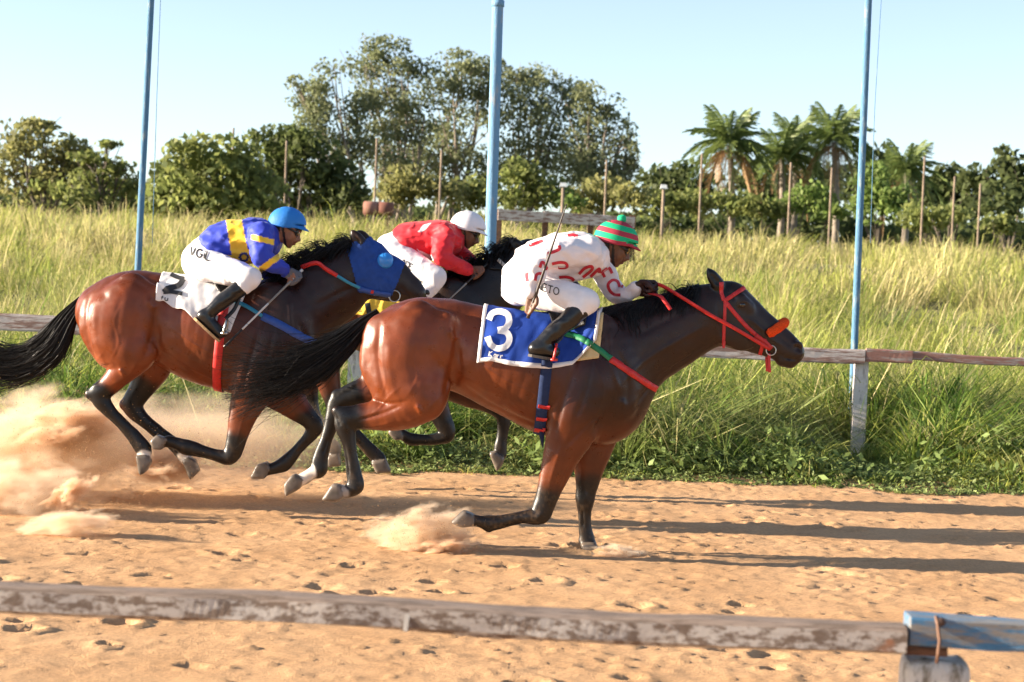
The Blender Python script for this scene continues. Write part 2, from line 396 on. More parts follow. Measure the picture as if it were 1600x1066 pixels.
GREEN, LIME, STRAW, DKG = np.array([.13, .22, .035]), np.array([.38, .41, .085]), np.array([.62, .52, .26]), np.array([.05, .10, .02])
def mixcol(n, r, p, jit=.18):
    k = r.choice(4, n, p=p); c = np.stack([GREEN, LIME, STRAW, DKG])[k]; return c * (1 + jit * r.normal(size=(n, 1)))
def tufts(name, label, nt, per, y0, y1, xw, hf, wf, rad, spread, lean, p, seed, clump=0.0, **kw):
    """grass in tufts: blades fan out from every tuft's centre"""
    r = np.random.default_rng(seed); ty = y0 + (y1 - y0) * r.random(nt); tx = r.random(nt) * 2 - 1; tx = np.where(r.random(nt) < .84, tx, np.sign(tx) * (1 + .75 * np.abs(tx))) * (xw[0] + (xw[1] - xw[0]) * (ty - y0) / (y1 - y0))
    if clump:
        q = fbm(np.stack([tx * clump, ty * clump, 0 * tx], -1), 3, seed); keep = q + .22 * r.random(nt) > -.10; tx, ty = tx[keep], ty[keep]
    nt = len(tx); cnt = r.integers(int(per * .4), int(per * 1.6), nt); k = np.repeat(np.arange(nt), cnt); n = len(k)
    a = r.uniform(0, 2 * math.pi, n); q = r.random(n) ** .6; ts = r.uniform(.6, 1.35, nt)
    x = tx[k] + np.cos(a) * q * rad * ts[k]; y = ty[k] + np.sin(a) * q * rad * ts[k]
    tl = r.normal(0, .22, (nt, 2)); ln = (np.array(lean)[:, None] + tl[k].T + spread * q * np.stack([np.cos(a), np.sin(a)]) * r.uniform(.4, 1.3, n))
    pn = fbm(np.stack([tx * .30, ty * .30, 0 * tx], -1), 3, seed + 2); tk = r.choice(4, nt, p=p); tc = np.stack([GREEN, LIME, STRAW, DKG])[tk]
    dry = (sstep(.0, .35, pn) * .65)[:, None]; tc = tc * (1 - dry) + STRAW * .9 * dry; tc = tc * (1 + .16 * r.normal(size=(nt, 1)))
    c = tc[k] * .72 + mixcol(n, r, p) * .28; c = c * (1 + .14 * r.normal(size=(n, 1)))
    big = (.7 + .65 * (fbm(np.stack([tx * .8, ty * .8, 0 * tx], -1), 2, seed + 5) + .5)) * r.uniform(.7, 1.25, nt)
    return blades(name, label, x, y, hf(x, y) * big[k] * r.uniform(.45, 1.15, n), wf * r.uniform(.5, 1.5, n), ln, np.clip(c, .01, .85), seed + 9, **kw)
POST_X = P(1345, 600, 18.8)[0]
def bare(x, y): return 1 - .88 * np.exp(-((x - POST_X * .95) / .45) ** 2) * sstep(16.2, 16.6, y)      # trodden round the rail post
def verge_h(x, y): return .13 + .34 * sstep(15.9, 17.4, y + .35 * noise3(np.stack([x * .8, 0 * x, 0 * x], -1), 5))
tufts('rank_grass', 'rank arching tufts of grass in front of the back rail', 760, 46, 16.55, 18.65, (6.4, 7), lambda x, y: (.62 + .34 * sstep(16.4, 17.8, y)) * bare(x, y), .016, .10, 1.15, (.06, -.12), [.60, .28, .04, .08], 55, clump=1.0, curl=1.3)
tufts('rank_grass', 'rank green tufts of grass just behind the back rail', 480, 44, 18.95, 20.6, (6.6, 7.4), lambda x, y: .84 + 0 * x, .015, .14, .9, (.08, -.10), [.62, .28, .04, .06], 57, clump=.8, curl=1.2)
tufts('verge_grass', 'green grass of the verge between track and rail', 1400, 26, 15.95, 18.6, (6.2, 7), lambda x, y: verge_h(x, y) * bare(x, y), .013, .11, 1.0, (.10, -.15), [.44, .36, .10, .10], 51, clump=1.25, curl=1.25)
tufts('tall_grass', 'tall green and straw grass around the rail', 2250, 32, 18.9, 25, (6.6, 9), lambda x, y: .62 + .30 * sstep(18.2, 21, y), .010, .15, .85, (.12, -.06), [.44, .44, .09, .03], 61, clump=.8, curl=1.0)
tufts('field_grass', 'yellow green grass of the open field', 3000, 32, 24, 44, (8.2, 14), lambda x, y: .80 + 0 * x, .014, .30, .7, (.10, 0), [.20, .54, .26, 0], 71, clump=.45, curl=.9, lod=True)
tufts('far_field_grass', 'straw coloured grass at the far end of the field', 3200, 32, 42, 84, (13.5, 27), lambda x, y: 1.05 + 0 * x, .026, .6, .45, (.10, 0), [.10, .46, .44, 0], 81, clump=.3, curl=.8, lod=True)
# long seeding stalks
r = np.random.default_rng(5); n = 700; y = 19 + 24 * r.random(n) ** 1.5; x = (r.random(n) * 2 - 1) * (6.5 + (y - 17.6) * .42)
blades('seeding_stalks', 'long pale seeding stalks standing above the grass', x, y, r.uniform(.9, 1.75, n), .004 + .004 * r.random(n) + .0003 * y, (.30, -.03), mixcol(n, r, [.05, .35, .6, 0]), 6, curl=.6)
# low broad-leaved weeds along the edge of the sand
r = np.random.default_rng(15); n = 19000; y = 15.86 + .95 * r.random(n) ** 1.3 + .10 * fbm(np.stack([np.linspace(0, 99, n), 0 * np.arange(n), 0 * np.arange(n)], -1), 2, 3); x = (r.random(n) * 2 - 1) * 6.4
y = y + .30 * fbm(np.stack([x * 1.7, 0 * x, 0 * x], -1), 3, 31)
c0 = np.stack([x, y, .02 + .15 * r.random(n) * sstep(15.8, 16.5, y)], 1); sz = r.uniform(.007, .024, n)[:, None]
a = r.normal(size=(n, 3)); a[:, 2] *= .6; a /= np.linalg.norm(a, axis=1)[:, None]; b_ = np.cross(a, np.array([0, 0, 1.0]) + .5 * r.normal(size=(n, 3))); b_ /= np.linalg.norm(b_, axis=1)[:, None]
V = np.stack([c0 - a * sz * 1.4, c0 - b_ * sz * .8, c0 + a * sz * 1.4, c0 + b_ * sz * .8], 1); cc = np.repeat((np.array([[.21, .26, .085]]) * (1 + .35 * r.normal(size=(n, 1)))).clip(.01, .5), 4, 0)
tag(link_mesh('edge_weeds', np_mesh('edge_weeds', V.reshape(-1, 3), np.arange(n * 4).reshape(-1, 4), cc), M_GRASS, None, False), 'low broad leaved weeds along the edge of the sand', 'weeds', kind='stuff')

# taller leafy weeds standing in clumps in the verge
r = np.random.default_rng(25); nc = 150; cy = 16.15 + 2.3 * r.random(nc) ** 1.2; cx = (r.random(nc) * 2 - 1) * 6.6; chh = r.uniform(.18, .55, nc) * (.5 + .5 * sstep(16.1, 17, cy)); k = np.repeat(np.arange(nc), r.integers(40, 110, nc)); n = len(k)
c0 = np.stack([cx[k] + r.normal(0, .13, n), cy[k] + r.normal(0, .11, n), chh[k] * r.random(n) ** .7 + .02], 1); c0[:, 2] *= bare(c0[:, 0], c0[:, 1]); sz = r.uniform(.012, .034, n)[:, None]
a = r.normal(size=(n, 3)); a[:, 2] *= .7; a /= np.linalg.norm(a, axis=1)[:, None]; b_ = np.cross(a, np.array([0, 0, 1.0]) + .5 * r.normal(size=(n, 3))); b_ /= np.linalg.norm(b_, axis=1)[:, None]
V = np.stack([c0 - a * sz * 1.6, c0 - b_ * sz * .7, c0 + a * sz * 1.6, c0 + b_ * sz * .7], 1); cc = np.repeat((np.array([[.19, .255, .075]]) * (1 + .3 * r.normal(size=(n, 1)))).clip(.01, .5), 4, 0)
tag(link_mesh('verge_weeds', np_mesh('verge_weeds', V.reshape(-1, 3), np.arange(n * 4).reshape(-1, 4), cc), M_GRASS, None, False), 'leafy green weeds standing in clumps among the verge grass', 'weeds', kind='stuff')

# ------------------------------------------------------------------ rails and posts
def wood_mat(name, paint, bare, amount, scale=6, dark=(.03, .022, .016), along=(1, 8, 8), rust=None):
    m, t, b = node_mat(name); co = obj_co(t); mp = t.nodes.new('ShaderNodeMapping'); mp.inputs['Scale'].default_value = along; t.links.new(co, mp.inputs[0]); v = mp.outputs[0]
    c = n_mix(t, bare, tuple(x * .5 for x in bare), n_noise(t, scale * 3, 6, v)); 
    pm = n_ramp(t, n_noise(t, scale, 8, v, .68), [(amount - .05, (0, 0, 0)), (amount + .05, (1, 1, 1))]); c = n_mix(t, paint, c, pm)
    c = n_mix(t, c, dark, n_ramp(t, n_noise(t, scale * 2.2, 6, v, .7), [(.60, (0, 0, 0)), (.72, (1, 1, 1))]))
    if rust: c = n_mix(t, c, rust, n_ramp(t, n_noise(t, scale * .5, 3, co), [(.66, (0, 0, 0)), (.70, (1, 1, 1))]))
    t.links.new(c, b.inputs['Base Color']); b.inputs['Roughness'].default_value = .85; n_bump(t, b, n_noise(t, scale * 4, 8, v, .7), .8, .01); return m
M_RAILW = wood_mat('weathered_white_paint', (.50, .45, .41), (.22, .15, .11), .50, 9, along=(2.4, 5, 5), dark=(.06, .045, .035), rust=(.36, .15, .07))
M_RAILT = wood_mat('bare_weathered_top', (.30, .225, .18), (.20, .14, .105), .5, 8, along=(.8, 9, 9), dark=(.12, .085, .065))
M_RAILB = wood_mat('weathered_blue_paint', (.06, .19, .35), (.31, .29, .27), .50, 6)
M_POSTW = wood_mat('peeling_white_post', (.60, .57, .52), (.30, .26, .20), .56, 6, along=(4, 4, 1.5))
M_RAILF = wood_mat('grey_white_rail', (.56, .49, .46), (.33, .19, .15), .52, 4, along=(.6, 5, 5))
M_POSTF = wood_mat('faded_white_post', (.68, .62, .60), (.50, .43, .40), .58, 4, along=(4, 4, 1.2), dark=(.28, .23, .2)); M_RAILR = wood_mat('reddish_rail', (.30, .145, .115), (.46, .39, .36), .53, 6, along=(.6, 5, 5)); M_BROWN = wood_mat('brown_block', (.16, .075, .04), (.10, .05, .03), .5, 8)
def beam(p0, p1, prof, name, m_, parent, n=40, wob=.004, seed=1, top=None):
    """a rough sawn length: prof = cross-section points (depth, height)"""
    p0, p1 = np.array(p0), np.array(p1); L = np.linalg.norm(p1 - p0); t = (p1 - p0) / L; s = np.cross(t, (0, 0, 1.0)); s /= np.linalg.norm(s); u = np.cross(s, t); k = len(prof)
    pr = np.array(prof); V = []
    for i in range(n + 1):
        q = i / n; c = p0 + t * L * q; w1 = wob * float(noise3(np.array([q * L * 1.3, seed, 0.]), 3)) * 2
        for j in range(k):
            e = 1 + .10 * float(noise3(np.array([q * L * 5, j * 7.1 + seed, 2.]), 4)); V.append(c + s * pr[j][0] * e + u * (pr[j][1] * e + w1))
    f = [(i * k + j, (i + 1) * k + j, (i + 1) * k + (j + 1) % k, i * k + (j + 1) % k) for i in range(n) for j in range(k)]
    f += [tuple(range(k)), tuple(n * k + j for j in range(k))[::-1]]
    o = MB().add(np.array(V), f).build(name, m_, parent, False)
    if top is not None:
        o.data.materials.append(top)
        for i, p in enumerate(o.data.polygons): p.material_index = 1 if i < n * k and i % k in (4, 5, 6) else 0
    return o
def prof_round(a, b, c=.35): return [(-a, -b * (1 - c)), (-a * (1 - c), -b), (a * (1 - c), -b), (a, -b * (1 - c)), (a, b * (1 - c)), (a * (1 - c), b), (-a * (1 - c), b), (-a, b * (1 - c))]
fr = thing('front_rail', 'weathered grey white wooden rail across the bottom foreground', 'rail', tuple(P(800, 965, 5) * np.array([1, 1, 0])))
beam(P(-420, 911, 5.03), P(1411, 1001, 4.97), prof_round(.055, .036, .30), 'beam', M_RAILW, fr, 150, .004, 3, M_RAILT)
beam(P(634, 962, 5.0), P(641, 963, 5.0), prof_round(.0575, .0385, .30), 'band', M_POSTW, fr, 2, 0, 3)
bl = thing('blue_rail', 'faded blue wooden rail end at the bottom right', 'rail', tuple(P(1600, 990, 5) * np.array([1, 1, 0])))
beam(P(1417, 983, 4.98), P(2150, 1022, 4.97), prof_round(.05, .036, .12), 'beam', M_RAILB, bl, 50, .003, 8)
beam(P(1412, 1012, 4.99), P(1476, 1014, 4.985), prof_round(.045, .013, .1), 'packing_block', M_BROWN, bl, 4, 0, 5)
ps = thing('rail_post', 'stubby white painted post under the joint of the two front rails', 'post', tuple(P(1461, 1060, 5) * np.array([1, 1, 0])))
pt = P(1461, 1030, 5); V = []; n_ = 20
for k, (zz, sc) in enumerate(((0, 1.02), (pt[2] - .2, 1.0), (pt[2] - .030, .99), (pt[2] - .007, .95), (pt[2], .84))):
    for i in range(n_):
        a = 2 * math.pi * i / n_; q = np.array([np.sign(math.cos(a)) * abs(math.cos(a)) ** .5, np.sign(math.sin(a)) * abs(math.sin(a)) ** .5]); V.append([pt[0] + .088 * sc * q[0], 5 + .07 * sc * q[1], zz + .006 * math.sin(a * 3) * (k > 2)])
MB().add(np.array(V), [(k * n_ + i, k * n_ + (i + 1) % n_, (k + 1) * n_ + (i + 1) % n_, (k + 1) * n_ + i) for k in range(4) for i in range(n_)] + [tuple(80 + i for i in range(n_))]).build('shaft', M_POSTW, ps, True)
M_WIRE = mat('rusty_wire', (.20, .11, .07), rough=.6, metal=.4); M_NAIL = mat('rusty_nail', (.06, .03, .02), rough=.7)
wi = thing('tie_wire', 'rusty tie wire wrapped round the blue rail end', 'wire', tuple(P(1464, 1000, 4.9)))
MB().tube([P(1463, 966, 4.93), P(1465, 975, 4.925), P(1468, 1000, 4.92), P(1466, 1020, 4.915), P(1463, 1036, 4.92)], .0045, 6).build('strand', M_WIRE, wi, True)
MB().tube([P(1463, 966, 4.93), P(1462, 964, 4.98), P(1464, 966, 5.04)], .0045, 6).build('strand', M_WIRE, wi, True)
v, f = uv_ball(P(1471, 972, 4.928), (.012, .006, .012), 10, 6); MB().add(v, f).build('nail_head', M_NAIL, wi, True)
# far rail with its posts
DR = 18.75
bk = thing('back_rail', 'grey white wooden rail behind the horses running off to the left', 'rail', tuple(P(600, 520, DR) * np.array([1, 1, 0])))
zr = 1.0
xa, xb, xc, xd = -12.5, P(553, 560, DR)[0], P(1345, 548, DR)[0], 13.0
beam((xa, DR, zr), (xb, DR, zr), prof_round(.035, .08, .2), 'rail_length', M_RAILF, bk, 60, .008, 2); beam((xb + .004, DR, zr), (xc + .04, DR, zr - .005), prof_round(.035, .07, .2), 'rail_length', M_RAILF, bk, 40, .008, 4)
rr_ = thing('back_rail', 'thin reddish brown rail leaving the right post to the right', 'rail', (xc, DR, 0)); beam((xc + .05, DR, zr + .005), (xc + .5, DR - .002, zr - .0), prof_round(.035, .062, .2), 'rail_length', M_RAILR, rr_, 8, .003, 9); beam((xc + .44, DR + .012, zr + .0), (xd, DR, zr - .03), prof_round(.03, .042, .25), 'rail_length', M_RAILR, rr_, 40, .01, 6)
for px, lab in ((553, 'white rail post glimpsed between the horses, under the back rail'), (1345, 'white wooden post carrying the back rail at right')):
    x = P(px, 600, DR + .06)[0]; o = thing('rail_post', lab, 'post', (x, DR + .08, 0)); MB().box((x, DR + .085, .46), (.065, .045, .49), taper=1.0).build('shaft', M_POSTF, o)
# blue lamp standards
M_POLE = wood_mat('blue_painted_pole', (.085, .20, .33), (.33, .42, .47), .58, 7, dark=(.10, .14, .18), along=(3, 3, .7)); M_POLE2 = wood_mat('worn_blue_pole', (.14, .29, .46), (.42, .46, .50), .60, 5, dark=(.22, .20, .19), along=(3, 3, .6))
def pole(px0, py0, px1, py1, d, r_, m_, label):
    a, b = P(px0, py0, d), P(px1, py1, d); t = (b - a) / (b[2] - a[2]); base = a + t * (0 - a[2]); top = a + t * (7.2 - a[2]); o = thing('pole', label, 'pole', tuple(base)); MB().tube(resample(np.array([base, top]), .4), r_, 16).build('shaft', m_, o, True)
    return o, base, top, t
pole(216, 410, 236, 0, 19.6, .034, M_POLE, 'slim blue metal pole behind the rider in blue'); o, ba, tp, t_ = pole(766, 390, 778, 0, 19.1, .056, M_POLE2, 'thick worn blue pole beside the rider in the white cap'); pole(1331, 640, 1357, 0, 19.4, .036, M_POLE, 'slim blue metal pole next to the right rail post')
cl = P(778, 6, 19.1); MB().tube([cl - t_ * .03, cl + t_ * .03], .064, 16).build('collar', M_POLE2, o, True)
for px0, px1, lab in ((1382, 1366, 'thin cable hanging beside the right blue pole'), (253, 244, 'thin cable hanging beside the left blue pole')):
    MBt = MB(); MBt.tube(resample(np.array([P(px0, 0, 21) + np.array([0, 0, 2.5]), P(px1, 180, 21), P(px1 - 6, 380, 21)]), .5), .004, 5); tag(MBt.build('cable', M_POLE, None, True), lab, 'cable')

# ------------------------------------------------------------------ trees and what stands among them
M_LEAF = leaf_mat('tree_leaves', .58, .6); M_BARK = mat('pale_bark', (.23, .19, .15), rough=.9, var=.35, scale=3, bump=.6, bscale=12); M_BARKD = mat('dark_bark', (.10, .08, .06), rough=.9, var=.3, scale=3, bump=.6, bscale=12)
def tree(name, label, d, base, clumps, col, seed, leaf=(.17, .09), dens=1.0, bark=None, trunk_r=.16, stems=1, group=None, depth=.8):
    r = np.random.default_rng(seed); s = S(d); bx = P(*base, d); gz = float(hill(bx[0], d)); root = thing(name, label, 'tree' if 'tree' in name else 'shrub', (bx[0], d, gz), group)
    cl = [(P(c[0], c[1], d), c[2] / s, c[3] / s) for c in clumps]
    # limbs from the foot to every clump
    m = MB(); foot = np.array([bx[0], d, gz - .3])
    for k, (c, rx, ry) in enumerate(cl):
        c = c + np.array([0, r.uniform(-1, 1) * depth * rx, 0]); cl[k] = (c, rx, ry)
        f0 = foot + np.array([(k % stems - (stems - 1) / 2) * .7, 0, 0]); mid = f0 * .45 + c * .55 + np.array([r.normal(0, .25), r.normal(0, .3), -.1 * abs(c[0] - f0[0])])
        low = f0 * .75 + c * .25; low[0] = f0[0] + .15 * (c[0] - f0[0])
        p = bez(np.array([[f0, low, mid, c + np.array([0, 0, .2 * ry])]]), 10)[0]; m.tube(p, np.linspace(trunk_r, trunk_r * .16, 10) * r.uniform(.7, 1.1), 6)
        for q in range(5):
            e = c + np.array([r.normal(0, .55) * rx, r.normal(0, .5) * rx, r.normal(0, .55) * ry]); st = p[r.integers(5, 9)]; m.tube(bez(np.array([[st, (st + e) / 2 + np.array([0, 0, .15]), e]]), 6)[0], np.linspace(trunk_r * .26, trunk_r * .07, 6), 4)
    m.build('trunk', bark or M_BARK, root, True)
    C = []
    for (c, rx, ry) in cl:
        sub = max(6, int(11 * dens)); cs = c + r.normal(size=(sub, 3)) * np.array([rx, rx * depth, ry]) * .55; tone = r.normal(0, .13, sub)
        n = int(dens * 330 * (rx * ry) / (leaf[0] * leaf[1] * 60) ) + 60
        k = r.integers(0, sub, n); p = cs[k] + r.normal(size=(n, 3)) * np.array([rx, rx * depth, ry]) * .27
        keep = (((p - c) / np.array([rx, rx * depth + .1, ry])) ** 2).sum(1) < 1.55; C.append((p[keep], tone[k][keep]))
    p = np.concatenate([q[0] for q in C]); tone = np.concatenate([q[1] for q in C])[:, None]; n = len(p)
    p[:, 2] = np.maximum(p[:, 2], gz)
    a = r.normal(size=(n, 3)); a /= np.linalg.norm(a, axis=1)[:, None]; b_ = np.cross(a, r.normal(size=(n, 3))); b_ /= np.linalg.norm(b_, axis=1)[:, None]
    l = (leaf[0] * r.uniform(.6, 1.4, n))[:, None]; w_ = (leaf[1] * r.uniform(.6, 1.4, n))[:, None]
    V = np.stack([p - a * l, p - b_ * w_, p + a * l, p + b_ * w_], 1); kk = r.random((n, 1)); cc = np.array(col[0]) * (1 - kk) + np.array(col[1]) * kk; cc = np.clip(cc * (1 + tone), .005, .6)
    link_mesh('crown', np_mesh('crown', V.reshape(-1, 3), np.arange(n * 4).reshape(-1, 4), np.repeat(cc, 4, 0)), M_LEAF, root, False); return root
EUC = ((.14, .165, .085), (.27, .29, .15)); DARKG = ((.075, .10, .038), (.16, .19, .07)); MIDG = ((.13, .165, .05), (.28, .30, .095)); BRT = ((.12, .19, .045), (.25, .32, .09)); OLV = ((.17, .18, .065), (.33, .31, .12))
ET = 'tall airy trees in the middle distance'
tree('tall_tree', 'airy tall tree at the left end of the tall group, leaning out left', 92, (575, 335), [(478, 150, 30, 24), (520, 128, 36, 28), (500, 195, 42, 30), (556, 172, 42, 34), (466, 132, 16, 12), (545, 232, 40, 30), (490, 175, 26, 20), (600, 250, 40, 34)], EUC, 101, dens=1.1, leaf=(.115, .066), depth=.9, stems=2, group=ET)
tree('tall_tree', 'tallest airy tree of the group with its top above all others', 95, (625, 335), [(602, 74, 36, 22), (570, 104, 38, 26), (640, 106, 40, 28), (620, 152, 52, 38), (600, 205, 48, 36), (664, 190, 44, 34), (630, 262, 50, 36)], EUC, 102, dens=1.1, leaf=(.115, .066), depth=.9, stems=2, group=ET)
tree('tall_tree', 'airy tall tree directly left of the thick blue pole', 98, (700, 335), [(722, 98, 38, 18), (752, 112, 42, 24), (708, 142, 46, 34), (756, 168, 48, 38), (716, 215, 52, 40), (680, 250, 46, 32), (745, 265, 50, 36)], EUC, 103, dens=1.1, leaf=(.115, .066), depth=.9, stems=3, group=ET)
tree('tall_tree', 'airy tall tree directly right of the thick blue pole', 96, (812, 335), [(812, 118, 34, 18), (850, 124, 38, 24), (884, 148, 36, 30), (830, 172, 52, 38), (862, 215, 54, 42), (802, 238, 48, 36), (850, 268, 52, 36)], EUC, 104, dens=1.1, leaf=(.115, .066), depth=.9, stems=2, group=ET)
tree('tall_tree', 'airy tall tree at the right end of the tall group', 93, (905, 335), [(922, 160, 30, 28), (952, 182, 32, 32), (930, 226, 48, 38), (976, 215, 24, 26), (905, 262, 50, 38), (985, 246, 18, 18), (955, 275, 42, 32)], EUC, 105, dens=1.1, leaf=(.115, .066), depth=.9, stems=2, group=ET)
tree('broad_tree', 'broad olive tree at the far left edge', 84, (70, 335), [(45, 222, 50, 30), (95, 248, 45, 34), (15, 262, 50, 45), (70, 280, 70, 36), (142, 262, 42, 16), (60, 196, 30, 12), (110, 232, 28, 14)], OLV, 111, dens=1.2, leaf=(.16, .09), bark=M_BARKD)
tree('broad_tree', 'flat topped tree with spreading branches left of the slim blue pole', 82, (160, 335), [(150, 250, 40, 10), (185, 262, 34, 9), (160, 280, 50, 22), (120, 296, 60, 26), (200, 286, 30, 22), (170, 226, 18, 5)], MIDG, 112, dens=1.2, bark=M_BARKD)
tree('round_shrub', 'big rounded dense shrub behind the rider in blue', 66, (335, 345), [(335, 245, 60, 30), (290, 272, 55, 34), (385, 268, 50, 36), (335, 290, 90, 42), (275, 305, 50, 30), (400, 305, 46, 34), (345, 325, 90, 24)], MIDG, 113, dens=1.9, leaf=(.15, .10), bark=M_BARKD, trunk_r=.08, stems=4)
tree('broad_tree', 'dark rounded tree between the big shrub and the tall group', 80, (460, 335), [(440, 222, 52, 24), (480, 238, 44, 32), (420, 240, 50, 30), (470, 275, 66, 40), (520, 285, 40, 36), (430, 290, 50, 40)], ((.075, .10, .035), (.17, .20, .065)), 114, dens=1.9, bark=M_BARKD, trunk_r=.12)
SH = 'shrubs below the tall trees'
for k, (lab, d, base, cl, colr) in enumerate((
    ('olive shrub right of the rusty tank', 78, (650, 330), [(650, 285, 50, 26), (620, 302, 40, 20), (690, 300, 46, 22)], OLV),
    ('green shrub left of the thick blue pole, under the trees', 79, (745, 330), [(740, 292, 36, 20), (725, 310, 40, 16), (760, 306, 30, 18)], MIDG),
    ('leafy green shrub right of the thick blue pole', 74, (820, 330), [(815, 270, 32, 20), (840, 290, 36, 26), (800, 300, 40, 24), (830, 312, 48, 18)], MIDG),
    ('small bright green shrub below the first white lamp', 73, (885, 330), [(880, 308, 26, 12), (895, 318, 24, 10)], BRT),
    ('olive shrub behind the white far fence', 77, (955, 335), [(950, 300, 44, 26), (985, 312, 36, 22), (915, 312, 40, 20)], OLV),
    ('dim shrub left of the rusty tank', 80, (540, 330), [(535, 300, 38, 22), (560, 312, 30, 16)], DARKG),
    ('low dark hedge shrub left of the palms', 84, (1060, 335), [(1060, 316, 46, 20), (1020, 322, 40, 18), (1100, 318, 40, 22)], MIDG),
    ('green shrub at the feet of the left palm', 82, (1165, 340), [(1150, 318, 40, 20), (1190, 322, 36, 18)], MIDG),
    ('green shrub between the middle palms', 82, (1270, 340), [(1262, 310, 34, 26), (1290, 325, 30, 20), (1225, 325, 34, 18)], BRT),
    ('fresh green shrub right of the slim blue pole among the palms', 80, (1372, 350), [(1368, 290, 36, 30), (1385, 318, 44, 30), (1350, 322, 26, 24)], BRT),
    ('small pale shrub at the right edge in front of the dark trees', 74, (1560, 365), [(1555, 350, 28, 14), (1580, 352, 26, 14)], MIDG),
    ('green shrub in front of the dark trees at right', 76, (1455, 360), [(1450, 335, 40, 22), (1480, 342, 34, 18), (1425, 345, 28, 14)], MIDG))):
    tree('shrub', lab, d, base, cl, colr, 130 + k, dens=1.5, leaf=(.13, .08), bark=M_BARKD, trunk_r=.05, stems=3, group=SH)
for k, (lab, d, base, cl) in enumerate((
    ('dark dense tree left of the palms', 118, (1050, 330), [(1030, 278, 34, 18), (1075, 276, 40, 20), (1050, 300, 60, 26)]),
    ('dark round tree rising behind the slim blue pole and palms', 112, (1375, 330), [(1372, 244, 26, 18), (1385, 270, 40, 28), (1340, 290, 44, 34), (1400, 300, 50, 30)]),
    ('dark dense tree behind the row of wooden poles at right', 108, (1485, 345), [(1485, 282, 34, 22), (1455, 302, 44, 30), (1510, 305, 44, 34), (1480, 325, 60, 24)]),
    ('tall dark tree at the right edge', 104, (1580, 350), [(1580, 258, 36, 26), (1545, 285, 36, 26), (1600, 290, 50, 44), (1555, 320, 54, 30)]),
    ('dark tree far behind the palms', 120, (1215, 330), [(1170, 285, 50, 28), (1230, 282, 50, 30), (1290, 286, 44, 28), (1230, 305, 90, 24)]))):
    tree('dark_tree', lab, d, base, cl, DARKG, 160 + k, dens=1.7, leaf=(.24, .15), bark=M_BARKD)
# the wood closing the field: one far mass of low growth
r = np.random.default_rng(900); n = 42000; x = r.uniform(-75, 75, n); hgt = 2.6 + 1.6 * fbm(np.stack([x * .12, 0 * x, 0 * x], -1), 3, 4); p = np.stack([x, 112 + 14 * r.random(n), 0 * x], 1); p[:, 2] = hill(p[:, 0], p[:, 1]) + hgt * r.random(n) ** .8 - .1
a = r.normal(size=(n, 3)); a /= np.linalg.norm(a, axis=1)[:, None]; b_ = np.cross(a, r.normal(size=(n, 3))); b_ /= np.linalg.norm(b_, axis=1)[:, None]; l = r.uniform(.2, .42, n)[:, None]
cc = np.array([.06, .085, .03]) + r.random((n, 1)) * np.array([.09, .10, .035]); tone = fbm(p * .5, 2, 8)[:, None]; V = np.stack([p - a * l, p - b_ * l * .6, p + a * l, p + b_ * l * .6], 1)
tag(link_mesh('distant_wood', np_mesh('distant_wood', V.reshape(-1, 3), np.arange(n * 4).reshape(-1, 4), np.repeat(cc * (1 + .4 * tone), 4, 0)), M_LEAF, None, False), 'low far off wood closing the field behind the trees', 'wood', kind='stuff')
# palms
M_FROND = leaf_mat('palm_frond', .3, .45)
def frond_mesh(L, droop, seed, dead=False):
    r = np.random.default_rng(seed); m = 26; s = np.linspace(0, 1, m); px_ = L * (s - .25 * droop * s ** 2.2); pz = L * (.35 * s * (1 - droop * .5) - droop * .95 * s ** 2.3); V = []; Fq = []; C = []
    ca, cb = (np.array([.09, .14, .04]), np.array([.21, .26, .08])) if not dead else (np.array([.28, .17, .08]), np.array([.42, .28, .15]))
    for i in range(m - 1):
        b0 = len(V); V += [(px_[i], -.025, pz[i]), (px_[i], .025, pz[i]), (px_[i + 1], .02, pz[i + 1]), (px_[i + 1], -.02, pz[i + 1])]; Fq.append((b0, b0 + 1, b0 + 2, b0 + 3)); C += [cb] * 4
    for i in range(3, m):
        ll = L * .24 * math.sin(math.pi * (.12 + .80 * s[i])) * r.uniform(.8, 1.1)
        for sd in (-1, 1):
            for e in (0, .5):
                q = s[i] - e / m; x0 = np.interp(q, s, px_); z0 = np.interp(q, s, pz); c = ca + (cb - ca) * r.random(); fw = .55 * ll; dz = -ll * r.uniform(.45, 1.15)
                b0 = len(V); V += [(x0 - .022, 0, z0), (x0 + .022, 0, z0), (x0 + fw + .01, sd * ll * .75, z0 + dz), (x0 + fw * .9 - .01, sd * ll * .73, z0 + dz)]; Fq.append((b0, b0 + 1, b0 + 2, b0 + 3)); C += [c] * 4
    me = np_mesh('frond', np.array(V), np.array(Fq), np.array(C)); me.materials.append(M_FROND); return me
FR = [frond_mesh(2.15, dr, 200 + k) for k, dr in enumerate((.3, .7, 1.05, 1.4))]; FRD = [frond_mesh(1.9, 1.5, 210, True), frond_mesh(1.7, 1.75, 211, True)]
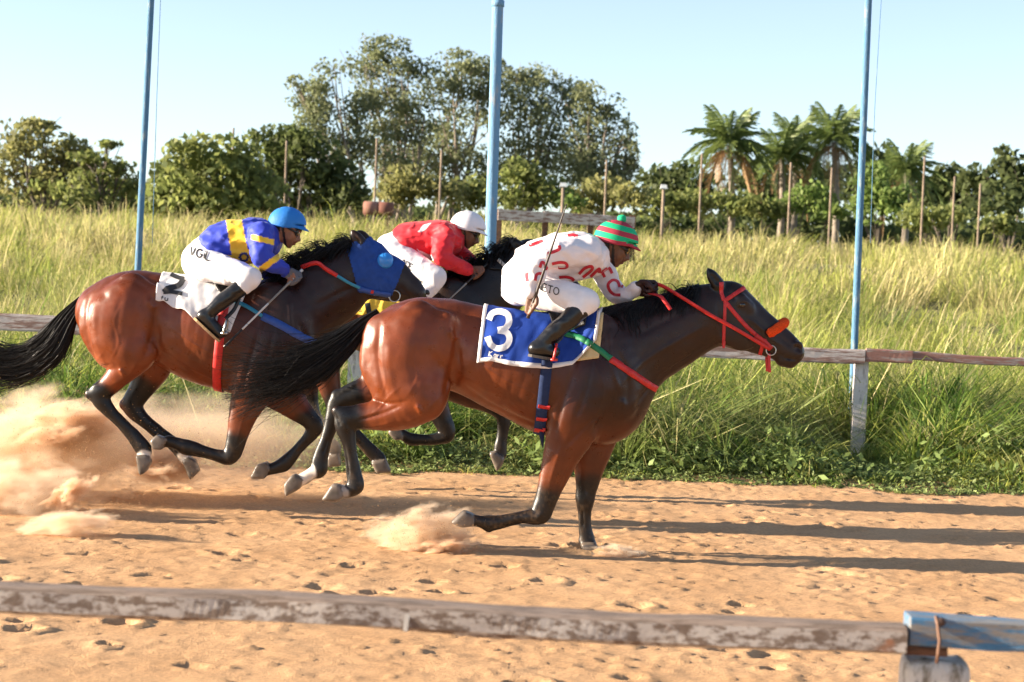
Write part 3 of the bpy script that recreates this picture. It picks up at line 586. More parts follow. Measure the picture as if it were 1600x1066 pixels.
def palm(label, d, crown, basepx, nf, sc, seed, dead=5):
    r = np.random.default_rng(seed); c = P(*crown, d); bx = P(basepx, 330, d)[0]; gz = float(hill(bx, d)); root = thing('palm_tree', label, 'palm', (bx, d, gz), 'palm trees on the right')
    foot = np.array([bx, d, gz - .3]); m = MB(); p = bez(np.array([[foot, foot * .5 + c * .5 + np.array([.12, 0, 0]), c]]), 22)[0]; m.tube(p, np.interp(np.linspace(0, 1, 22), [0, .1, 1], [.24, .16, .12]) * (1 + .06 * (np.arange(22) % 2)), 9); m.build('trunk', M_BARK, root, True)
    for k in range(nf + dead):
        dd = k >= nf; me = FRD[k % 2] if dd else FR[min(3, int(4 * (k / nf) ** .9))]; o = bpy.data.objects.new('dead_frond' if dd else 'frond', me); COL.objects.link(o); o.parent = root
        o.matrix_parent_inverse = Matrix.Translation((-bx, -d, -gz)); o.location = tuple(c + np.array([0, 0, .05 - (.25 if dd else 0)])); el = 0 if dd else math.radians(62) * (1 - k / nf) ** 1.0
        o.rotation_euler = (r.normal(0, .15), -el, k * 2.39996 + r.normal(0, .2)); o.scale = (sc * r.uniform(.85, 1.12),) * 3
palm('tall coconut palm farthest left of the palms', 86, (1140, 228), 1143, 28, 1.0, 301, 9)
palm('palm with dark fronds and yellowing skirt, second from the left', 88, (1222, 250), 1217, 24, .88, 302, 4)
palm('slim palm behind the second one, crown above it', 92, (1243, 226), 1238, 22, .85, 303, 2)
palm('tall palm just left of the slim blue pole', 87, (1303, 222), 1306, 28, .98, 304, 5)
palm('short palm right of the slim blue pole', 84, (1415, 272), 1412, 24, .85, 305, 2)
# wooden poles
M_WPOLE = mat('grey_wood_pole', (.24, .18, .13), rough=.9, var=.3, scale=4)
for x0, y0, y1, lab in ((365, 200, 330, 'thin pole poking out above the big rounded shrub'), (448, 220, 320, 'wooden pole in front of the dark rounded tree'), (589, 216, 320, 'wooden pole behind the rusty tank'), (690, 234, 315, 'wooden pole under the tall trees, left of the thick blue pole'), (948, 250, 338, 'wooden pole at the right end of the far white fence'), (1097, 240, 330, 'wooden pole left of the tall coconut palm'), (1236, 254, 350, 'pale wooden pole between the second palm and its slim neighbour'), (1300, 262, 345, 'wooden pole left of the palm next to the slim blue pole'), (1445, 245, 374, 'wooden pole right of the short palm, tallest of the right three'), (1492, 276, 368, 'middle of the three wooden poles at right'), (1532, 287, 370, 'rightmost wooden pole, shortest of three')):
    d = 72; a = P(x0, y0, d); b_ = P(x0 - (y1 - y0) * .035, y1, d); b_[2] = float(hill(b_[0], d)) - .1; b_[0] = a[0]; tag(MB().tube(resample(np.array([b_, a]), .5), np.linspace(.045, .038, len(resample(np.array([b_, a]), .5))), 8).build('wooden_pole', M_WPOLE, None, True), lab, 'pole', 'wooden poles across the field')
M_LAMP = mat('white_lamp_housing', (.8, .8, .78), rough=.4)
for x0, y0, lab in ((880, 289, 'small white lamp on a post behind the far fence'), (1037, 292, 'small white lamp on a post left of the palms')):
    d = 62; a = P(x0, y0, d); gz = float(hill(a[0], d)); o = thing('yard_lamp', lab, 'lamp', (a[0], d, gz)); MB().tube([(a[0], d, gz - .1), (a[0], d, a[2])], .05, 8).build('post', M_WPOLE, o, True); MB().box(a, (.11, .09, .07), taper=.8).box(a + np.array([0, -.06, -.05]), (.12, .08, .02)).build('head', M_LAMP, o)
# far fence
d = 47; fc = thing('far_fence', 'short length of white board fence far out in the grass', 'fence', tuple(P(880, 345, d)))
a, b_ = P(778, 336, d), P(992, 347, d + .5)
for k in range(3):
    q0, q1 = a + (b_ - a) * k / 3, a + (b_ - a) * (k + .992) / 3; beam(q0 + np.array([0, 0, .03 * (k == 1)]), q1, prof_round(.03, .13, .1), 'board', M_RAILF, fc, 10, .01, k)
for k in range(4):
    q = a + (b_ - a) * min(.985, .01 + k / 3); gz = float(hill(q[0], d)); MB().box((q[0], q[1] + .1, (gz + q[2] + .1) / 2), (.07, .06, (q[2] + .12 - gz) / 2 + .05)).build('post', M_BROWN, fc)
# rusty tank
d = 69; M_RUST = mat('rusty_red_metal', (.20, .075, .05), rough=.8, var=.3, scale=3); M_RUST2 = mat('faded_red_metal', (.30, .14, .10), rough=.8, var=.2, scale=3); c = P(591, 321, d); tk = thing('rusty_tank', 'rusty red metal tank lying beyond the grass', 'tank', tuple(c))
def keg(x0, x1, m_, nm):
    V = []; n_ = 16; xs_ = [x0, x0 + .03, x1 - .03, x1]; ss = [.85, 1, 1, .85]
    for x, s in zip(xs_, ss):
        for i in range(n_):
            a = 2 * math.pi * i / n_; V.append((x, d + .40 * s * np.sign(math.cos(a)) * abs(math.cos(a)) ** .6, c[2] - .12 + .25 * s * np.sign(math.sin(a)) * abs(math.sin(a)) ** .6))
    MB().add(np.array(V), [(k * n_ + i, k * n_ + (i + 1) % n_, (k + 1) * n_ + (i + 1) % n_, (k + 1) * n_ + i) for k in range(3) for i in range(n_)] + [tuple(range(n_)), tuple(48 + i for i in range(n_))]).build(nm, m_, tk, True)
keg(c[0] - .52, c[0] + .02, M_RUST2, 'shell'); keg(c[0] + .025, c[0] + .55, M_RUST, 'shell')
for dx in (-.4, .4): MB().box((c[0] + dx, d, (c[2] - .45 + float(hill(c[0], d))) / 2), (.06, .3, abs(c[2] - .45 - float(hill(c[0], d))) / 2 + .05)).build('cradle', M_RUST, tk)
print('env', time.time() - T0)
# ------------------------------------------------------------------ horses
def nodes(lst, d, y0=0.0):
    o = []
    for q in lst:
        px, py, r, hw = q[:4]; yy = (q[4] if len(q) > 4 else y0); p = P(px, py, d + yy); rm = r / S(d + yy)
        o.append([p[0], p[1], p[2], rm, hw / rm])
    return np.array(o)
def poly_px(lst, d): return np.array([[P(a, b, d)[0], P(a, b, d)[2]] for a, b in lst])

COAT = mat('horse_coat', attr=True, rough=.4, var=.2, scale=9, spec=.38)
t = COAT.node_tree; b = t.nodes['Principled BSDF']; tc = t.nodes.new('ShaderNodeTexCoord'); mp = t.nodes.new('ShaderNodeMapping'); mp.inputs['Scale'].default_value = (.35, 1, 1); t.links.new(tc.outputs['Object'], mp.inputs[0])
mr = t.nodes.new('ShaderNodeMapRange'); mr.inputs['From Min'].default_value = .3; mr.inputs['From Max'].default_value = .7; mr.inputs['To Min'].default_value = .24; mr.inputs['To Max'].default_value = .46; t.links.new(n_noise(t, 14, 6, tc.outputs['Object']), mr.inputs[0]); t.links.new(mr.outputs[0], b.inputs['Roughness'])
n_bump(t, b, n_noise(t, 260, 3, mp.outputs[0], .6), .25, .004)
HAIR = mat('black_horse_hair', (.006, .005, .0045), rough=.42, spec=.35)
EYE = mat('horse_eye', (.01, .006, .004), rough=.08, spec=.8)
BLACKC = np.array([.0055, .0045, .0045]); HOOFC = np.array([.135, .112, .092]); SOCK = np.array([.62, .56, .5])

def build_horse(label, d, H, coat, dark):
    """H: dictionary of traced sweeps; returns the root and a ray-castable body"""
    allp = np.concatenate([nodes(s[0], d) for s in H['sweeps']])
    lo = allp[:, :3].min(0) - .2; hi = allp[:, :3].max(0) + .2
    lo[1] = d - .48; hi[1] = d + .48; lo[2] = max(lo[2], -.15)
    if 'lo' in H: lo[2] = H['lo']
    fl = Field(lo, hi, H.get('h', .0088))
    for lst, k in H['sweeps']: fl.sweep(nodes(lst, d), k)
    for lst, k in H.get('cuts', []): fl.sweep(nodes(lst, d), k, neg=True)
    for pl, y, hw in H['hoofs']: fl.prism(poly_px(pl, d + y), d + y, hw)
    # fine relief: muscle and vein unevenness
    near = np.abs(fl.v) < .03; I = np.stack(np.nonzero(near), 1)
    pts = fl.lo + I * fl.h
    fl.v[near] += (.0045 * noise3(pts * np.array([7, 9, 6]), 3) + .002 * noise3(pts * 22, 5)).astype(np.float32)
    V, Q = fl.mesh(); V = relax(V, Q, 2, .45)
    # muscles, tendons and bones as relief along traced lines
    def normals(V):
        n = np.cross(V[Q[:, 2]] - V[Q[:, 0]], V[Q[:, 3]] - V[Q[:, 1]]); N = np.zeros_like(V)
        for k in range(4): np.add.at(N, Q[:, k], n)
        return N / (np.linalg.norm(N, axis=1)[:, None] + 1e-12)
    N = normals(V); disp = np.zeros(len(V)); side = sstep(.25, .6, np.abs(N[:, 1]))
    px_, py_ = proj(np.stack([V[:, 0], np.full(len(V), d), V[:, 2]], 1))
    for item in H.get('relief', []):
        pts, A, sg = item[:3]; yr = item[3] if len(item) > 3 else None; p = catmull(np.array(pts, float), 4); dm = np.full(len(V), 1e9); tt = np.zeros(len(V)); sp = sg * S(d)
        box = (px_ > p[:, 0].min() - 3 * sp) & (px_ < p[:, 0].max() + 3 * sp) & (py_ > p[:, 1].min() - 3 * sp) & (py_ < p[:, 1].max() + 3 * sp)
        if yr is not None: box &= (V[:, 1] - d > yr[0]) & (V[:, 1] - d < yr[1])
        ii = np.nonzero(box)[0]; dd = np.full(len(ii), 1e9); te = np.zeros(len(ii)); L = len(p) - 1
        for k in range(L):
            e = p[k + 1] - p[k]; t = np.clip(((px_[ii] - p[k, 0]) * e[0] + (py_[ii] - p[k, 1]) * e[1]) / (e @ e + 1e-9), 0, 1); q = np.hypot(px_[ii] - p[k, 0] - t * e[0], py_[ii] - p[k, 1] - t * e[1]); b_ = q < dd; dd[b_] = q[b_]; te[b_] = (k + t[b_]) / L
        disp[ii] += A * np.exp(-(dd / sp) ** 2) * np.clip(np.minimum(te, 1 - te) * 5 + .25, 0, 1)
    V = V + N * (disp * side)[:, None]
    # coat colours and painted shade: bay body, darker forehand and face, black points, pale hooves
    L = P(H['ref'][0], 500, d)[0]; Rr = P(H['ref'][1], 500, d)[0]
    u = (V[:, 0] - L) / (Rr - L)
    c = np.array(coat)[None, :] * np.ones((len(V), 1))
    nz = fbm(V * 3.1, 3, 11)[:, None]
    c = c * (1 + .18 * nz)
    dk = sstep(.22, .62, u + .12 * nz[:, 0])[:, None]  # dark forehand coat; shade of flank and shoulder is put into the colour too
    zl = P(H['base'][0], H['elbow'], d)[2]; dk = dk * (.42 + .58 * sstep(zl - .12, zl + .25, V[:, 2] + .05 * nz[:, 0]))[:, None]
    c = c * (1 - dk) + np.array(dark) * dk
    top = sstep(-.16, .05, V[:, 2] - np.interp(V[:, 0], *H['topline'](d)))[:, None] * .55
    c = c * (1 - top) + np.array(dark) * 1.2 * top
    for lst, colr, fall in H['paint']:
        q = sweep_at(V, nodes(lst, d)); m = (1 - sstep(0, fall, q + .012 * noise3(V * 25, 2)))[:, None]; c = c * (1 - m) + colr * m
    for pl, y, hw in H['hoofs']:
        pp = poly_px(pl, d + y); q = prism_at(V[:, 0], V[:, 1], V[:, 2], pp, d + y, hw + .03)
        m = (q < .004)[:, None]; c = np.where(m, HOOFC * (1 + .35 * noise3(V * 40, 9))[:, None], c)
    # sand thrown over the legs and belly
    low = (1 - sstep(.10, .75, V[:, 2])); sp = sstep(.25, .55, fbm(V * 34, 2, 21)) * .13 * low + sstep(.35, .5, noise3(V * 75, 23)) * .16 * low * sstep(-.1, .3, fbm(V * 5, 2, 25)) + .035 * low
    c = c * (1 - sp[:, None]) + np.array([.26, .155, .08]) * sp[:, None]
    base = P(H['base'][0], H['base'][1], d)
    root = thing('horse', label, 'horse', (base[0], d, 0))
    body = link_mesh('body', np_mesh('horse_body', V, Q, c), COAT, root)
    b = bvh_of(V, Q)
    ex, ey = H['eye']; h = cast_px(b, ex, ey, -.006)
    if h is not None:
        for s in (1, -1):
            m = MB(); m.add(*uv_ball(np.array([h[0][0], d + s * (h[0][1] - d), h[0][2]]), (.021, .014, .017))); m.build('eye', EYE, root, True)
    return root, b, (V, Q)
def hair_mesh(name, curves, w0, w1, mat_, parent):
    """curves (n,m,3): strands as thin three-sided tubes"""
    C = np.asarray(curves, float); n, m, _ = C.shape
    t = np.gradient(C, axis=1); t /= np.linalg.norm(t, axis=2)[..., None] + 1e-9
    ref = rng.normal(size=(n, 1, 3)); u = np.cross(t, ref); u /= np.linalg.norm(u, axis=2)[..., None] + 1e-9; v = np.cross(t, u)
    w = (w0 + (w1 - w0) * np.linspace(0, 1, m) ** 1.5)[None, :, None]
    V = np.stack([C + w * (math.cos(a) * u + math.sin(a) * v) for a in (0, 2.094, 4.189)], 2).reshape(-1, 3)
    i, j, k = np.meshgrid(np.arange(n), np.arange(m - 1), np.arange(3), indexing='ij')
    q = lambda jj, kk: (i * m + jj) * 3 + kk
    Fq = np.stack([q(j, k), q(j, (k + 1) % 3), q(j + 1, (k + 1) % 3), q(j + 1, k)], -1).reshape(-1, 4)
    return link_mesh(name, np_mesh(name, V, Fq), mat_, parent)
def tail(root, d, path, n, seed, wild=1.0):
    """path: (px,py,half spread in px, lateral)"""
    r = np.random.default_rng(seed); p = np.array([P(a, b, d + y) for a, b, _, y in path]); sp = np.array([q[2] / S(d) for q in path])
    tn = np.gradient(p, axis=0); nn = np.stack([-tn[:, 2], 0 * tn[:, 0], tn[:, 0]], 1); nn /= np.linalg.norm(nn, axis=1)[:, None]
    a = r.uniform(-1, 1, n) ; a = np.sign(a) * np.abs(a) ** 1.15; lat = r.normal(0, .5, n)
    end = r.uniform(.55, 1.0, n); stray = np.where(r.random(n) < .10, 1.7, 1.0)
    K = len(p); ctrl = np.zeros((n, K, 3)); lock = r.integers(0, 40, n); lk = r.normal(0, 1, (40, 2))
    for k in range(K):
        f = k / (K - 1)
        off = a + wild * f * f * ((.50 * lk[lock, 0] + .28 * r.normal(size=n)) * stray)
        ctrl[:, k] = p[k] + nn[k] * (off * sp[k])[:, None] + np.array([0, 1, 0]) * ((lat * .55 + .3 * f * lk[lock, 1]) * sp[k])[:, None]
    C = bez(ctrl, 15)
    fr = np.linspace(0, 1, 15)[None, :, None]; ph = r.uniform(0, 6.28, (n, 1, 1)); C = C + np.array([.25, 1, 1]) * fr ** 1.3 * wild * (.012 * np.sin(fr * 9 + ph + lock[:, None, None] * 1.7) + .016 * np.sin(fr * 4.3 + lk[lock, 0][:, None, None] * 5) * lk[lock, 1][:, None, None])
    out = np.zeros((n, 11, 3)); s = np.linspace(0, 1, 11)
    for i in range(n):
        e = end[i] * 14 * s; j = np.minimum(e.astype(int), 13); t = (e - j)[:, None]; out[i] = C[i, j] * (1 - t) + C[i, j + 1] * t
    return hair_mesh('tail', out, .0034, .0009, HAIR, root)
def mane(root, body, d, crest, n, seed, length, flow, lift=.3, m=8, w=.0038):
    """crest: points (px,py) along the neck; flow: direction of the tips (x,z); strands fall to the near side"""
    r = np.random.default_rng(seed); cp = catmull(np.array([P(a, b, d) for a, b in crest]), 6)
    t = r.uniform(0, len(cp) - 1.001, n); i = t.astype(int); f = (t - i)[:, None]
    root_p = cp[i] * (1 - f) + cp[i + 1] * f; root_p[:, 1] += r.normal(0, .018, n); root_p[:, 2] -= .02
    L = length * r.uniform(.5, 1.15, n); lock = (t * 2.2).astype(int); lr = np.random.default_rng(seed + 1).normal(0, 1, (400, 3))
    dirn = np.stack([flow[0] + .25 * lr[lock, 0] + .12 * r.normal(size=n), -.35 + .35 * lr[lock, 1] + .15 * r.normal(size=n), flow[1] + .3 * lr[lock, 2] + .1 * r.normal(size=n)], 1)
    dirn /= np.linalg.norm(dirn, axis=1)[:, None]; up = np.array([0, 0, 1.0])
    ctrl = np.stack([root_p, root_p + up * (lift * L * .35)[:, None] + dirn * (L * .25)[:, None], root_p + up * (lift * L * .35)[:, None] + dirn * (L * .62)[:, None], root_p + dirn * L[:, None] - up * (.22 * L)[:, None]], 1)
    C = bez(ctrl, m)
    # keep strands outside the neck
    for a in range(n):
        for k in range(2, m):
            h = body.find_nearest(Vector(C[a, k]))
            if h[0] is not None:
                dv = Vector(C[a, k]) - h[0]
                if dv.dot(h[1]) < .006: C[a, k] = np.array(h[0] + h[1] * (.007 + .006 * ((a * 7 + k) % 5) / 5))
    return hair_mesh('mane', C, w, .0010, HAIR, root)

RELIEF = [([(712, 500), (716, 540), (708, 585), (697, 615)], -.014, .028), ([(585, 622), (612, 626), (640, 622)], -.006, .010), ([(598, 505), (594, 550), (600, 590), (608, 616)], -.008, .018), ([(580, 545), (584, 580), (594, 612)], .003, .018), ([(612, 520), (612, 570), (622, 612), (634, 632)], .003, .022),
    ([(700, 492), (690, 540), (678, 590), (672, 622)], -.005, .026), ([(660, 505), (650, 560), (652, 610)], -.0028, .022), ([(635, 485), (670, 480), (706, 498)], -.006, .02), ([(704, 512), (716, 530)], .012, .022),
    ([(690, 612), (668, 640), (640, 656)], .005, .014), ([(632, 628), (600, 642), (565, 652)], -.007, .010), ([(655, 628), (662, 640)], .012, .014), ([(618, 655), (590, 662), (560, 664)], .004, .010),
    ([(722, 596), (760, 625), (805, 648), (845, 664)], -.007, .016), ([(720, 580), (765, 606), (820, 630)], .004, .02), ([(716, 540), (720, 575), (712, 605)], -.008, .02),
    ([(905, 530), (893, 580), (876, 630), (866, 672)], -.010, .018), ([(948, 515), (952, 560), (966, 610)], .007, .016), ([(962, 545), (978, 590), (976, 640)], -.008, .018), ([(925, 545), (915, 600), (895, 655)], -.006, .016),
    ([(935, 640), (905, 668), (885, 690)], -.007, .014), ([(968, 620), (974, 632)], .010, .018), ([(940, 660), (925, 690)], .006, .016),
    ([(1115, 530), (1070, 560), (1020, 595), (985, 640)], -.007, .014), ([(1100, 508), (1050, 535), (1000, 565), (965, 600)], .005, .018), ([(1085, 480), (1040, 500), (990, 525)], -.004, .02), ([(1118, 470), (1122, 500), (1128, 530)], -.005, .012),
    ([(895, 705), (884, 735), (872, 765)], -.005, .010), ([(876, 690), (866, 720), (856, 755)], .003, .010)] + \
    [([(775 + 17 * k, 530 + 2 * k), (768 + 17 * k, 575 + 3 * k), (756 + 17 * k, 612 + 5 * k)], -.0011, .012) for k in range(6)]
HEADREL = [([(1168, 497), (1184, 510), (1196, 519)], .006, .010), ([(1166, 506), (1170, 528), (1168, 546)], -.006, .010), ([(1150, 480), (1158, 470), (1170, 474)], .004, .007), ([(1226, 559), (1236, 561), (1247, 562)], -.005, .005), ([(1190, 540), (1210, 550), (1222, 556)], -.003, .008),
    ([(1205, 515), (1222, 530), (1236, 541)], -.003, .012), ([(1243, 541), (1250, 547)], -.012, .010), ([(1238, 537), (1247, 535), (1253, 541)], .004, .006), ([(1140, 455), (1146, 470)], -.005, .012), ([(1178, 552), (1196, 556)], .003, .006)]
def mp2(r): return [([((x - 562) * .885 + 116, (y - 463) * .92 + 421) for x, y in p], a, s) for p, a, s in r]
VEINS = [([(660, 520), (648, 550), (655, 585), (640, 615)], .0022, .007), ([(628, 600), (606, 622), (590, 640), (560, 650)], .003, .006), ([(600, 560), (606, 590), (600, 615)], .002, .006), ([(745, 560), (790, 590), (835, 612), (868, 640)], .0028, .007), ([(790, 590), (800, 622), (830, 645)], .002, .006),
    ([(925, 560), (940, 600), (930, 640), (905, 662)], .0022, .007), ([(900, 690), (884, 725), (872, 760), (858, 785)], .003, .006), ([(1090, 545), (1050, 570), (1010, 602)], .0025, .007), ([(1178, 500), (1190, 520), (1204, 530), (1222, 540)], .0030, .006), ([(1190, 520), (1196, 538)], .0025, .006), ([(962, 590), (955, 630), (935, 655)], .0025, .007)]
def leg_rel(pts, y, off=(0, 0)):       # hollow between cannon bone and tendon, on both faces of the leg
    return [(pts, -.008, .0075, (y - .06, y + .06))]
H1_LEGS = leg_rel([(541, 690), (546, 715), (549, 738)], -.14) + leg_rel([(510, 688), (502, 712)], .14) + leg_rel([(822, 811), (800, 815), (784, 819)], -.145) + leg_rel([(911, 800), (912, 828)], .13) + \
    [([(541, 655), (546, 668)], .006, .012, (-.2, -.08)), ([(530, 648), (536, 662)], -.005, .008, (-.2, -.08)), ([(845, 795), (838, 806)], .005, .012, (-.21, -.08)), ([(916, 772), (915, 788)], .005, .012, (.07, .2)), ([(556, 757), (560, 764)], .004, .010, (-.2, -.08)), ([(762, 818), (768, 816)], .004, .010, (-.2, -.08))]
H2_LEGS = leg_rel([(166, 645), (188, 668), (204, 686)], -.145) + leg_rel([(338, 715), (318, 711), (304, 706)], -.145) + leg_rel([(480, 690), (460, 712)], .13) + leg_rel([(228, 668), (262, 692)], .14)
# --- traced horses: sweeps of (px, py, radius px, lateral half width m, lateral centre m)
def sym(lst):          # the same muscle on both flanks
    return [lst, [tuple(q[:4]) + (-q[4],) for q in lst]]
H1 = dict(elbow=672, ref=(562, 1255), base=(800, 870), eye=(1160, 477))
tor1 = [(612, 534, 48, .185), (650, 540, 73, .235), (692, 538, 72, .212), (722, 543, 71, .195), (748, 551, 72, .225), (785, 563, 78, .272), (830, 576, 87, .285), (865, 586, 94, .262), (895, 590, 97, .235), (930, 592, 94, .205)]
chest1 = [(900, 640, 55, .19), (945, 636, 58, .185), (954, 622, 47, .165)]
neck1 = [(945, 566, 78, .20), (975, 550, 72, .17), (1005, 538, 67, .145), (1040, 523, 61, .125), (1075, 507, 54, .11), (1105, 494, 51, .10), (1125, 488, 46, .092)]
head1 = [(1141, 470, 31, .083), (1152, 500, 44, .088), (1175, 514, 37, .072), (1203, 529.5, 30, .058), (1222, 541, 26, .053), (1237, 550, 20, .054)]
def ear(b, m, t, y): return [(*b, 11, .032, y), (*m, 9.5, .029, y * 1.05), (*t, 1.6, .005, y * 1.1)]
musc1 = []
for y in (-1, 1):
    musc1 += [([(935, 520, 32, .05, y * .155), (950, 575, 40, .06, y * .172), (960, 622, 34, .06, y * .16)], .05),          # shoulder blade to point of shoulder
              ([(925, 600, 42, .055, y * .212), (900, 638, 40, .062, y * .210), (886, 674, 32, .06, y * .18)], .035),          # triceps
              ([(652, 502, 33, .07, y * .165), (640, 542, 50, .095, y * .180), (630, 582, 44, .085, y * .175)], .035),           # haunch
              ([(600, 520, 30, .05, y * .12), (590, 570, 28, .05, y * .13), (602, 612, 22, .05, y * .14)], .03),            # hamstring
              ([(694, 508, 20, .045, y * .185), (678, 545, 30, .05, y * .19)], .045)]                                            # point of hip
H1['sweeps'] = [(tor1, .05), (chest1, .05), (neck1, .07), (head1, .035)] + musc1 + [
    # near hind
    ([(632, 545, 62, .12, -.13), (642, 592, 63, .125, -.145), (652, 619, 42, .115, -.16), (620, 645, 28, .085, -.155), (585, 649, 23.5, .065, -.145), (560, 652, 20, .05, -.14), (541, 656, 17.5, .043, -.14), (540, 668, 16, .040, -.14), (545, 690, 11.5, .033, -.14), (549, 715, 10.5, .030, -.14), (553, 740, 12.5, .031, -.14), (556, 758, 13.5, .036, -.14), (548, 766, 11.5, .033, -.14), (534, 768, 11, .034, -.14)], .03),
    ([(548, 652, 12, .035, -.14), (526, 642, 8, .024, -.14)], .03),
    ([(664, 628, 27, .06, -.2), (640, 640, 24, .05, -.185)], .04),
    # far hind
    ([(632, 545, 62, .12, .13), (630, 585, 56, .12, .14), (600, 605, 32, .09, .14), (560, 616, 22, .06, .14), (532, 627, 17, .045, .14), (524, 645, 14.5, .04, .14), (515, 672, 11, .033, .14), (507, 695, 10.5, .03, .14), (500, 718, 12, .031, .14), (498, 734, 12.5, .036, .14), (488, 739, 9.5, .032, .14), (474, 748, 9.5, .034, .14)], .03),
    ([(534, 624, 12, .035, .14), (525, 617, 7, .022, .14)], .02),
    # near fore, folded back
    ([(893, 672, 40, .085, -.155), (880, 705, 31, .078, -.155), (869, 735, 24.5, .062, -.15), (859, 765, 19.5, .05, -.145), (849, 794, 17, .045, -.145), (840, 806, 14.5, .042, -.145), (818, 808, 10, .032, -.145), (798, 812, 10.5, .03, -.145), (779, 816.5, 12, .032, -.145), (764, 817.5, 13, .036, -.145), (750, 815, 10, .032, -.145), (737, 813, 10, .034, -.145)], .03),
    # far fore, on the ground
    ([(928, 668, 42, .085, .13), (923, 705, 32, .078, .13), (920, 740, 22, .06, .13), (917, 766, 16.5, .048, .13), (915, 782, 15, .046, .13), (914, 800, 11, .034, .13), (915, 822, 10.5, .03, .13), (917.5, 840, 12, .035, .13), (920, 852, 11, .034, .13)], .03),
    ([(906, 769, 6, .022, .13), (905, 777, 6, .022, .13)], .012), ([(911, 845, 7, .024, .13)] * 2, .012), ([(549, 757, 7, .024, -.14), (547, 760, 6, .022, -.14)], .012), ([(764, 827, 6, .024, -.145), (762, 826, 6, .022, -.145)], .012), ([(856, 806, 6, .024, -.145), (850, 812, 6, .024, -.145)], .012),
    # jowl, nostril rim, lower lip
    ([(1150, 520, 25, .03, -.062), (1160, 530, 20, .025, -.058)], .03), ([(1150, 520, 25, .03, .062), (1160, 530, 20, .025, .058)], .03),
    ([(1158, 468, 9, .02, -.078), (1170, 480, 7, .016, -.068)], .03), ([(1158, 468, 9, .02, .078), (1170, 480, 7, .016, .068)], .03),
    ([(1222, 563, 10, .04), (1235, 567, 8, .035)], .02),
    ([(1246, 541, 9, .014, -.042), (1249, 552, 7, .014, -.042)], .015), ([(1246, 541, 9, .014, .042), (1249, 552, 7, .014, .042)], .015)]
for y in (-.055, .055): H1['sweeps'].append((ear((1122, 445), (1113, 432), (1105, 419), y), .015))
H1['cuts'] = [([(1246, 545, 4.5, .012, y), (1250, 549, 3.5, .010, y)], .01) for y in (-.06, .06)] + \
    [([(1230, 560, 1.6, .012, y), (1246, 561.5, 2.0, .012, y)], .008) for y in (-.055, .055)] + \
    [([(1121, 441, 3.5, .010, y * 1.5), (1113, 431, 2.5, .008, y * 1.5)], .008) for y in (-.055, .055)] + \
    [([(720, 560, 12, .03, y), (712, 600, 14, .04, y)], .05) for y in (-.33, .33)] + \
    [([(915, 560, 8, .03, y), (893, 610, 9, .03, y), (872, 660, 8, .03, y)], .05) for y in (-.315, .315)]
H1['hoofs'] = [([(532, 756), (519, 755), (501, 782), (527, 784), (537, 778)], -.14, .052), ([(463, 740), (457, 741), (445, 756), (447, 775), (470, 762), (474, 748)], .14, .05),
               ([(740, 803), (725, 797.5), (703, 816), (722, 825), (739, 823)], -.145, .055), ([(908, 848), (931, 846), (937, 872), (912, 880)], .13, .057)]
H1['paint'] = [([(1143, 470, 40, .12), (1200, 528, 42, .12), (1240, 552, 30, .12)], np.array([.017, .0075, .0052]), .06),
               ([(541, 656, 24, .08, -.14), (545, 690, 22, .1, -.14), (556, 760, 24, .1, -.14), (530, 768, 20, .1, -.14)], BLACKC, .09),
               ([(545, 622, 30, .08, .14), (515, 672, 22, .1, .14), (498, 734, 24, .1, .14), (474, 748, 20, .1, .14)], BLACKC, .06),
               ([(486, 738, 11, .06, .14), (474, 746, 12, .06, .14)], SOCK, .012), ([(541, 768, 6, .06, -.14), (534, 768, 12, .06, -.14)], SOCK * .5, .012),
               ([(852, 790, 22, .1, -.145), (818, 808, 22, .1, -.145), (740, 813, 20, .1, -.145)], BLACKC, .09),
               ([(917, 770, 20, .1, .13), (918, 850, 24, .1, .13)], BLACKC, .09),
               ([(1124, 446, 14, .15), (1106, 422, 6, .15)], BLACKC, .02)]
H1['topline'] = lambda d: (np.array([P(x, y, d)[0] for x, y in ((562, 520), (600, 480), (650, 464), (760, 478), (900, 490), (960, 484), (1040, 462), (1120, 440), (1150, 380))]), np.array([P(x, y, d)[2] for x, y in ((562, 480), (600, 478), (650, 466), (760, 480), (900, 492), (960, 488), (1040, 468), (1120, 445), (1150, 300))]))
H1['lo'] = -.12
H1['relief'] = RELIEF + VEINS + HEADREL + H1_LEGS

